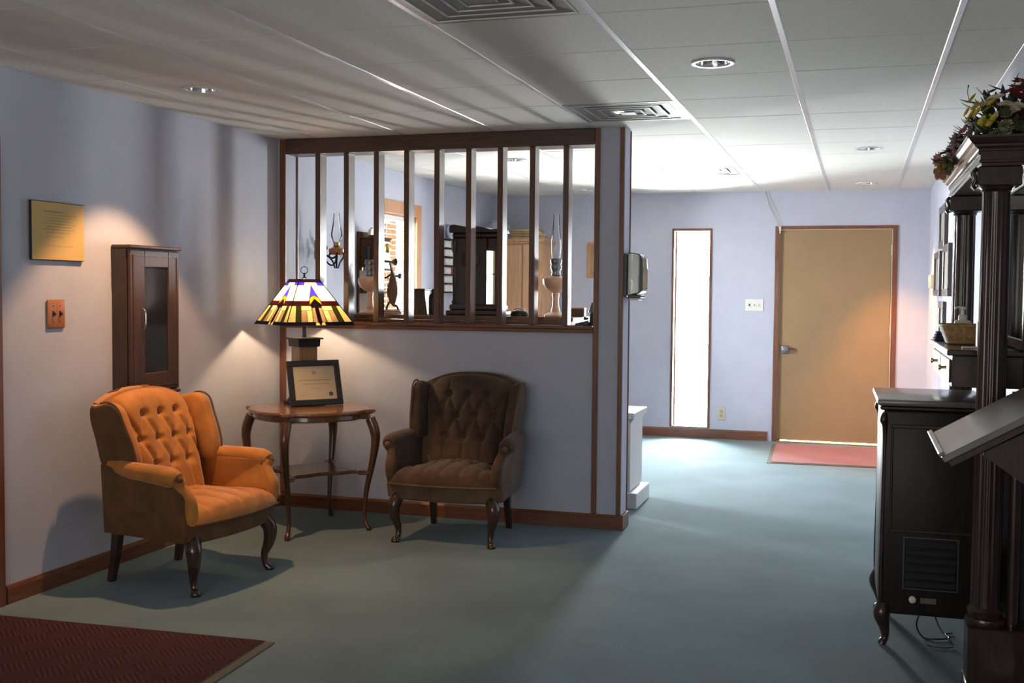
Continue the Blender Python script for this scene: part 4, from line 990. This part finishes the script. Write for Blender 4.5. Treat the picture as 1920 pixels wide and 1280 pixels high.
# ================================================================ RIGHT: MANTEL, STOVE, LECTERN
mn = thing('columned_mantel', 'tall dark carved mantel with fluted columns and a moulded cornice against the side wall', 'mantelpiece', (1.36, 1.04, 0))
def rm_(o_): o_.matrix_parent_inverse = Matrix.Translation(-Vector(mn.location)); return o_
CX, CYS = 1.362, (.425, 1.655)
for cy in CYS:
    rm_(MB().box(CX - .062, XR - .002, cy - .075, cy + .075, 0, .245, .004).build('plinth', 'darkwood', mn))
    rm_(MB().box(CX - .066, XR - .002, cy - .079, cy + .079, 0, .05, .006).build('plinth_foot', 'darkwood', mn))
    rm_(MB().lathe([(.066, .2455), (.070, .256), (.066, .270), (.056, .276), (.058, .288), (.062, .296), (.056, .306), (.052, .312)], 32, (CX, cy, 0)).build('column_base', 'darkwood', mn, 40))
    prof = [(.0505 - .004 * (k / 12) ** 1.5, .312 + k * (1.470 / 12)) for k in range(13)]
    rm_(MB().lathe(prof, 96, (CX, cy, 0), flute=(16, .075, .34, 1.755)).build('column', 'darkwood', mn, 50))
    rm_(MB().box(CX - .066, CX + .075, cy - .066, cy + .066, 1.800, 1.868, .004).build('capital_block', 'darkwood', mn))
    rm_(MB().lathe([(.046, 1.781), (.052, 1.786), (.050, 1.790), (.058, 1.799)], 32, (CX, cy, 0)).build('capital_neck', 'darkwood', mn, 40))
    ac = MB()
    for sy in (-1, 1):
        ac.tube(smoothpts([(CX - .068, cy + sy * .020, 1.865), (CX - .078, cy + sy * .024, 1.850), (CX - .070, cy + sy * .02, 1.825), (CX - .078, cy + sy * .016, 1.806), (CX - .070, cy + sy * .012, 1.795)], 5), .007, 8)
    rm_(ac.build('capital_carving', 'darkwood', mn, 60))
    # slim polished colonnette beside the column, next to the opening
    dy = .085 if cy > 1 else -.0
    rm_(MB().lathe([(.020, .246), (.021, 1.0), (.020, 1.08)], 28, (1.450, cy, 0)).build('colonnette', 'darkwood', mn, 50))
# entablature and cornice (rings lofted so that the corners mitre)
ex0, ex1, ey0, ey1 = 1.300, XR - .002, .352, 1.730
def ring(o_, z): return [(ex0 - o_, ey0 - o_, z), (ex1, ey0 - o_, z), (ex1, ey1 + o_, z), (ex0 - o_, ey1 + o_, z)]
rm_(MB().loft([ring(o_, z) for o_, z in ((-.004, 1.8685), (-.004, 1.878), (.004, 1.880), (.004, 1.888), (0, 1.890), (0, 1.918))]).build('entablature', 'darkwoody', mn))
rm_(MB().loft([ring(o_, z) for o_, z in ((0, 1.9185), (.007, 1.9195), (.009, 1.926), (.018, 1.933), (.022, 1.934), (.023, 1.940), (.033, 1.947), (.042, 1.958), (.043, 1.960), (.049, 1.961), (.049, 1.967), (.046, 1.969))]).build('cornice', MT.setdefault('corn', mat('polished_cornice', (.045, .022, .016), .22, coat=.6)), mn))
dm = MB().box(-.006, 0, -.009, .009, 0, .012, .001).mesh('dentil')
for k in range(44): rm_(inst('dentil', dm, 'darkwoody', mn, (ex0 - .0002, ey0 + .016 + k * .0314, 1.9062)))
# back panel with mirror above the shelf, frieze with drawers, shelf
rm_(MB().box(1.488, XR - .002, .44, 1.64, 1.222, 1.868).build('back_panel', 'darkwood', mn))
rm_(MB().box(1.480, 1.4878, .53, 1.55, 1.26, 1.82, .002).build('mirror', 'mirror', mn))
m = MB(); m.box(1.470, 1.4798, .495, .530, 1.225, 1.855, .003); m.box(1.470, 1.4798, 1.55, 1.585, 1.225, 1.855, .003); m.box(1.470, 1.4798, .5305, 1.5495, 1.82, 1.855, .003); m.box(1.470, 1.4798, .5305, 1.5495, 1.225, 1.26, .003)
rm_(m.build('mirror_frame', 'darkwood', mn))
rm_(MB().box(1.222, 1.486, .548, 1.575, 1.196, 1.218, .005, seg=2).build('mantel_shelf', MT['corn'], mn))
rm_(MB().box(1.242, 1.486, .572, 1.56, 1.078, 1.1955, .003).build('frieze', 'darkwoody', mn))
for y0, y1 in ((.60, 1.055), (1.075, 1.53)):
    dwr = rm_(MB().box(1.234, 1.2418, y0, y1, 1.092, 1.180, .003).build('drawer_front', MT['corn'], mn))
    kb = MB().lathe([(.005, 0), (.005, .012), (.011, .016), (.010, .024), (.001, .026)], 14, mtx=Matrix.Translation((1.234, (y0 + y1) / 2, 1.136)) @ Matrix.Rotation(-PI / 2, 4, 'Y')).build('knob', 'brass', dwr, 40)
    kb.matrix_parent_inverse = Matrix.Translation(-Vector(mn.location)) if False else Matrix.Identity(4)
rm_(MB().box(1.470, XR - .002, .503, 1.577, .001, 1.077).build('firebox_back', 'black', mn))

# flower arrangement on the cornice
FZ = 1.9695
fa = thing('flower_arrangement', 'dried flower arrangement in a gold bowl on top of the dark mantel', 'flowers', (1.405, .62, FZ))
MB().lathe([(.001, 0), (.050, 0), (.052, .006), (.036, .016), (.060, .034), (.072, .052), (.068, .054), (.040, .05)], 24).build('bowl', 'brass', fa, 40)
def leafmesh(nm, L, W, cur, mm):
    vs, fs = [], []; n = 5
    for i in range(n + 1):
        s = i / n; wd = W * math.sin(PI * min(.98, s * .9 + .08)) ; z = cur * s * s
        vs += [(L * s, -wd, z), (L * s, 0, z - .003 * math.sin(PI * s)), (L * s, wd, z)]
    for i in range(n):
        a = i * 3; fs += [(a, a + 1, a + 4, a + 3), (a + 1, a + 2, a + 5, a + 4)]
    N = len(vs); vs += [(x, y, z - .0012) for x, y, z in vs]; fs += [tuple(N + i for i in reversed(f)) for f in fs[:]]
    m = MB().add(vs, fs).mesh(nm, 60); m.materials.append(mm); return m
leafs = [leafmesh('leaf', .062, .021, -.012, mat('olive_leaf', (.09, .105, .045), .7, noise=.3)), leafmesh('leaf', .066, .019, .012, mat('dark_green_leaf', (.035, .050, .032), .7, noise=.3)), leafmesh('leaf', .060, .017, -.02, mat('burgundy_leaf', (.085, .016, .020), .7, noise=.3)), leafmesh('leaf', .075, .010, .01, mat('violet_leaf', (.030, .016, .055), .7))]
def blossom(nm, np_, L, W, lift, mm, cm_):
    m = MB()
    for ring_, (k, l2) in enumerate(((1, lift), (.72, lift * 2.2), (.45, lift * 3.6))):
        for i in range(np_):
            a = 2 * PI * i / np_ + ring_ * .4
            R = Matrix.Rotation(a, 4, 'Z') @ Matrix.Rotation(-l2, 4, 'Y')
            vs = [(.003, 0, 0), (L * k * .55, -W * k, .003), (L * k, 0, 0), (L * k * .55, W * k, .003), (L * k * .55, 0, -.002)]
            m.add(vs, [(0, 1, 4), (1, 2, 4), (2, 3, 4), (3, 0, 4), (0, 3, 2, 1)], R)
    me = m.mesh(nm); me.materials.append(mm); return me
cols = {'yellow': (.72, .60, .10), 'cream': (.72, .64, .48), 'rose': (.60, .24, .24), 'burgundy': (.22, .035, .045), 'mauve': (.48, .33, .36), 'peach': (.50, .24, .15), 'gold': (.50, .27, .05), 'moss': (.16, .18, .08)}
blos = {k: blossom('flower_head', 11, .030, .0075, .30, mat(k + '_petal', c, .7, noise=.15), None) for k, c in cols.items()}
rnd = random.Random(3)
def flower_at(x, y, z, kind, s=1.0, out=None):
    d = Vector(out or (x * 2, y * .8, z + .03)); d.normalize()
    rot = d.to_track_quat('Z', 'Y').to_euler()
    o = inst('flower_head', blos[kind], None, fa, (x, y, z), rot, (s, s, s)); return o
def stem_to(x, y, z):
    MB().tube(smoothpts([(0, 0, .045), (x * .35, y * .35, .05 + z * .45), (x, y, z)], 4), .0022, 5).build('stem', MT['stemg'], fa, 60)
MT['stemg'] = mat('dry_stem', (.045, .05, .025), .8)
spots = [(-.105, -.06, .135, 'yellow', 1.3), (-.12, -.02, .10, 'yellow', 1.3), (-.085, -.10, .075, 'yellow', 1.2), (-.07, -.09, .12, 'yellow', 1.0), (-.055, -.11, .07, 'yellow', 1.1),
         (-.04, -.07, .155, 'cream', 1.3), (-.02, -.11, .13, 'cream', 1.2), (-.01, -.12, .09, 'cream', 1.3), (.015, -.12, .115, 'cream', 1.1),
         (.03, -.10, .16, 'burgundy', 1.5), (.055, -.08, .17, 'burgundy', 1.5), (.065, -.11, .13, 'burgundy', 1.4), (.02, -.05, .20, 'burgundy', 1.3), (.08, -.06, .19, 'burgundy', 1.3), (-.03, -.04, .17, 'burgundy', 1.0),
         (-.10, .10, .065, 'mauve', 1.4), (-.13, .22, .045, 'mauve', 1.6), (-.14, .26, .02, 'rose', 1.3), (-.15, .34, .01, 'mauve', 1.6), (-.17, .40, -.01, 'gold', 1.4), (-.175, .44, -.005, 'rose', 1.6), (-.185, .48, -.03, 'rose', 1.3), (-.19, .46, -.055, 'peach', 1.0), (-.185, .42, -.065, 'peach', 1.0),
         (-.12, .16, .085, 'rose', 1.0), (-.09, .02, .085, 'cream', 1.0), (-.02, -.10, .035, 'cream', 1.1), (.07, -.09, .045, 'moss', 1.4), (.04, -.12, .06, 'moss', 1.5), (-.04, -.12, .03, 'moss', 1.3), (-.09, -.03, .04, 'moss', 1.4), (-.11, .08, .03, 'moss', 1.4), (-.13, .30, .02, 'moss', 1.3), (-.15, .38, -.03, 'moss', 1.2), (.09, -.04, .10, 'moss', 1.5)]
for (x, y, z, k, s) in spots:
    n_ = 4 if y < .12 else 3
    for q in range(n_):
        r_ = .0 if q == 0 else .026
        fx, fy, fz = x + rnd.uniform(-r_, r_), y + rnd.uniform(-r_, r_), z + rnd.uniform(-r_, r_)
        if fx > -.150: fz = max(fz, .018)
        flower_at(min(fx, .068), fy, fz, k, s * rnd.uniform(.52, .78))
for (x, y, z, k, s) in spots[::3]: stem_to(x * .92, y * .92, z * .92)
for i in range(265):
    t_ = rnd.random()
    if t_ < .68:
        a, r = rnd.uniform(0, 2 * PI), rnd.uniform(.2, 1.0); x = .105 * r * math.cos(a) - .01; y = -.02 + .12 * r * math.sin(a); z = rnd.uniform(.02, .17) * (1.1 - .45 * r)
    else:
        s = rnd.random(); x = -.07 - .095 * s + rnd.uniform(-.03, .02); y = .08 + .38 * s + rnd.uniform(-.05, .05); z = .09 - .12 * s + rnd.uniform(-.03, .03)
        if x > -.145: z = max(z, .012)
    d = Vector((x * 1.6 - .02, y * .6 + rnd.uniform(-.1, .1), z * .6 + rnd.uniform(-.02, .09)));
    x = min(x, .045)
    if x > .0: d.x = min(d.x, .03)
    q = d.to_track_quat('X', 'Z').to_euler()
    o = inst('leaf', leafs[rnd.choice((0, 0, 0, 1, 1, 1, 2, 3))], None, fa, (x, y, z), (rnd.uniform(-1.2, 1.2), q.y, q.z), (.8, .8, .8)) if False else inst('leaf', leafs[rnd.choice((0, 0, 1, 1, 1, 2, 3))], None, fa, (x, y, z), q, None)
    k = rnd.uniform(.55, .95); o.scale = (k, k, k)
# spikes
for (x, y, z, dx, dy, dz, li) in ((.02, -.05, .20, 0, 0, 1, 2), (.03, -.05, .185, .25, 0, 1, 2), (0, -.05, .19, -1, 0, .25, 3), (.035, -.05, .19, .5, -.3, .6, 3), (-.09, .0, .13, -1, .1, .4, 3), (-.10, .12, .06, -1, .2, -.3, 3), (-.06, -.05, .165, -.8, 0, .5, 1), (-.10, -.06, .15, -1, 0, .05, 1)):
    o = inst('leaf', leafs[li], None, fa, (x, y, z), Vector((dx, dy, dz)).to_track_quat('X', 'Z').to_euler(), (.95, .95, .95))
MB().tube(smoothpts([(-.10, -.06, .14), (-.125, -.06, .155), (-.135, -.06, .185), (-.133, -.06, .215)], 5), [.0012] * 14 + [.0025, .003], 5).build('wiry_stem', MT['stemg'], fa)

# basket, soap, cloth, card on the mantel shelf
SHZ = 1.2185
bs = thing('wicker_basket', 'woven wicker basket on the mantel shelf', 'basket', (1.318, 1.10, SHZ))
def bring(hx, hy, z, n=48):
    pts = []
    for k in range(n):
        a = 2 * PI * k / n; c, s = math.cos(a), math.sin(a); e = .55
        pts.append((hx * abs(c) ** e * (1 if c > 0 else -1), hy * abs(s) ** e * (1 if s > 0 else -1), z))
    return pts
rings = [bring(.060, .10, .001)]
for k in range(14):
    z = .004 + k * .0052; f = k / 13
    for dz, dr in ((0, 0), (.0026, .0028)): rings.append([(x, y, z + dz) for x, y, _ in bring(.062 + .026 * f + dr, .105 + .035 * f + dr, 0)])
rings += [[(x, y, .074) for x, y, _ in bring(.082, .134, 0)], [(x, y, .012) for x, y, _ in bring(.056, .098, 0)]]
MT['wicker'] = mat('wicker', (.44, .26, .11), .6, noise=.4, nscale=60, bump=.5, bscale=120)
MB().loft(rings).build('woven_body', 'wicker', bs, 30)
MB().tube([Vector(p) + Vector((0, 0, .077)) for p in bring(.089, .141, 0)] + [Vector(bring(.089, .141, 0)[0]) + Vector((0, 0, .077))], .005, 6).build('rim', 'wicker', bs, 60)
so = thing('soap_bottle', 'white pump bottle standing behind the wicker basket', 'pump bottle', (1.338, 1.335, SHZ))
MB().box(-.034, .034, -.022, .022, 0, .092, .010, seg=3).build('bottle', 'white', so, 50)
MB().lathe([(.018, .090), (.018, .112), (.014, .116), (.007, .117), (.006, .138), (.014, .140), (.014, .150), (.001, .152)], 18).build('pump', 'white', so, 40)
MB().tube([(.006, 0, .147), (-.02, 0, .149), (-.034, 0, .143)], .005, 8).build('spout', 'white', so, 60)
MB().box(-.022, .022, -.0235, -.0221, .022, .070).build('bottle_label', mat('pale_label', (.42, .48, .62), .5, noise=.25, nscale=40), so)
cl = thing('blue_cloth', 'folded navy cloth at the far end of the mantel shelf', 'cloth', (1.285, 1.46, SHZ))
for k in range(3): MB().box(-.055 + .004 * k, .055 - .006 * k, -.085 + .01 * k, .085 - .012 * k, k * .013, k * .013 + .0128, .006, seg=2).build('fold', 'blue', cl, 60)
cd = thing('card_holder', 'white card holder at the near end of the mantel shelf', 'card holder', (1.325, .70, SHZ))
MB().box(-.040, .015, -.022, .022, 0, .006, .002).build('base', 'white', cd); MB().box(.010, .016, -.022, .022, .0065, .100, .002).build('upright', 'white', cd)

# antique stove / console
st = thing('parlor_heater', 'black antique console heater with cabriole legs and louvred side in front of the mantel', 'heater', (1.206, 1.145, 0), math.radians(1.2))
sx, sy = .200, .285
MB().box(-sx, sx - .01, -sy, sy, .130, .955, .012, seg=2).build('body', 'heaterwood', st, 40)
MB().box(-sx - .014, sx, -sy - .006, sy + .012, .956, .974, .006).build('top_moulding', 'darkwood', st)
MT['stovetop'] = mat('worn_lacquer_top', (.17, .145, .13), .30, noise=.12, nscale=8, coat=.3)  # top board paler than the black body
MB().box(-sx - .024, sx + .004, -sy - .014, sy + .022, .9745, 1.000, .008, seg=2).build('top_board', 'stovetop', st, 40)
for s1 in (-1, 1):
    for s2 in (-1, 1):
        x0, y0 = s1 * (sx - .020), s2 * (sy - .022)
        path = smoothpts([(x0, y0, .165), (x0 + s1 * .010, y0 + s2 * .010, .125), (x0 - s1 * .002, y0, .070), (x0 + s1 * -.006, y0, .030), (x0 + s1 * .004, y0 + s2 * .004, .010), (x0 + s1 * .008, y0 + s2 * .006, 0)], 5)
        if x0 > 0: pass
        MB().tube(path, interp([.030, .033, .021, .014, .017, .017], 5), 10).build('leg', 'darkwood', st, 50)
        MB().tube(smoothpts([(s1 * (sx - .006) , s2 * (sy - .004), .945), (s1 * (sx - .001) , s2 * (sy + .001), .915), (s1 * (sx - .008), s2 * (sy - .006), .86), (s1 * (sx - .006), s2 * (sy - .006), .55), (s1 * (sx - .004), s2 * (sy - .004), .24), (s1 * (sx - .010), s2 * (sy - .008), .14)], 5), interp([.010, .016, .010, .008, .010, .008], 5), 8).build('corner_post', 'darkwood', st, 50)
m = MB(); t0 = -sy - .004
m.box(-sx + .030, sx - .035, t0, -sy + .002, .885, .900, .003); m.box(-sx + .030, -sx + .040, t0, -sy + .002, .48, .885, .003); m.box(sx - .045, sx - .035, t0, -sy + .002, .48, .885, .003); m.box(-sx + .030, sx - .035, t0, -sy + .002, .465, .480, .003)
m.build('panel_moulding', 'darkwood', st)
for k in range(6):
    z = .250 + k * .032
    MB().loft([[(x, -sy + .001, z + .022), (x, -sy - .012, z + .004), (x, -sy - .010, z), (x, -sy + .001, z)] for x in (-.105, .085)]).build('louvre', 'black', st, bevel=.001)
m = MB(); m.box(-.115, .095, -sy - .006, -sy + .001, .445, .451); m.box(-.115, .095, -sy - .006, -sy + .001, .238, .243); m.box(-.115, -.109, -sy - .006, -sy + .001, .2435, .4445); m.box(.089, .095, -sy - .006, -sy + .001, .2435, .4445)
m.build('louvre_frame', MT.setdefault('worn', mat('worn_metal_edge', (.10, .10, .11), .3, .6)), st)
MB().lathe([(.014, 0), (.014, .012), (.010, .016), (.001, .017)], 18, mtx=Matrix.Translation((-.075, -sy, .198)) @ Matrix.Rotation(PI / 2, 4, 'X')).build('dial_knob', 'white', st, 40)
MB().box(-.045, .015, -sy - .002, -sy + .001, .184, .206).build('rating_plate', mat('rating_plate', (.12, .11, .075), .5, noise=.2, nscale=90), st)
pc = MB().tube(smoothpts([(1.195, 1.06, .128), (1.165, 1.04, .05), (1.19, 1.0, .006), (1.24, .99, .006), (1.29, 1.02, .006), (1.28, 1.07, .006), (1.31, 1.10, .006)], 7), .0035, 6).build('power_cord', 'black', None, 60)
tag(pc, 'black power cord coiled on the carpet under the console heater', 'cord')
pc = MB().tube(smoothpts([(1.225, .985, .128), (1.25, .95, .065), (1.295, .925, .012), (1.285, .895, .005), (1.24, .885, .005), (1.20, .90, .005)], 7), .003, 6).build('power_cord', 'black', None, 60)
tag(pc, 'second thinner black cord hanging down beneath the console heater', 'cord')

# reading stand (lectern) with sloping top
lt = thing('reading_stand', 'grey topped sloping reading stand with a book lip, jutting in front of the dark mantel', 'lectern', (1.15, -.05, 0))
SL = math.atan(.585); R = Matrix.Translation((0, 0, .940)) @ Matrix.Rotation(-SL, 4, 'Y')
MT['standtop'] = mat('grey_lacquer_top', (.18, .165, .155), .28, noise=.1, nscale=10, coat=.3)
MB().box(0, .385, -.285, .285, -.020, 0, .003, R).build('sloping_top', 'standtop', lt)
MB().box(-.004, .014, -.285, .285, .0005, .012, .004, R, 2).build('book_lip', 'standtop', lt); MB().box(.01, .385, -.283, .283, -.040, -.0205, .002, R).build('under_frame', 'darkwood', lt)
MB().box(.325, .352, -.25, .25, 0.0, 1.105, .003).build('back_board', 'darkwood', lt)
for y in (-.245, .225): MB().prism([(.324, .80), (.324, 1.070), (.12, .955), (.12, .945)], y, y + .020, 'y').build('bracket', 'darkwood', lt)
MB().box(.27, .36, -.27, .27, 0.0005, .05, .004).build('foot', 'darkwood', lt)
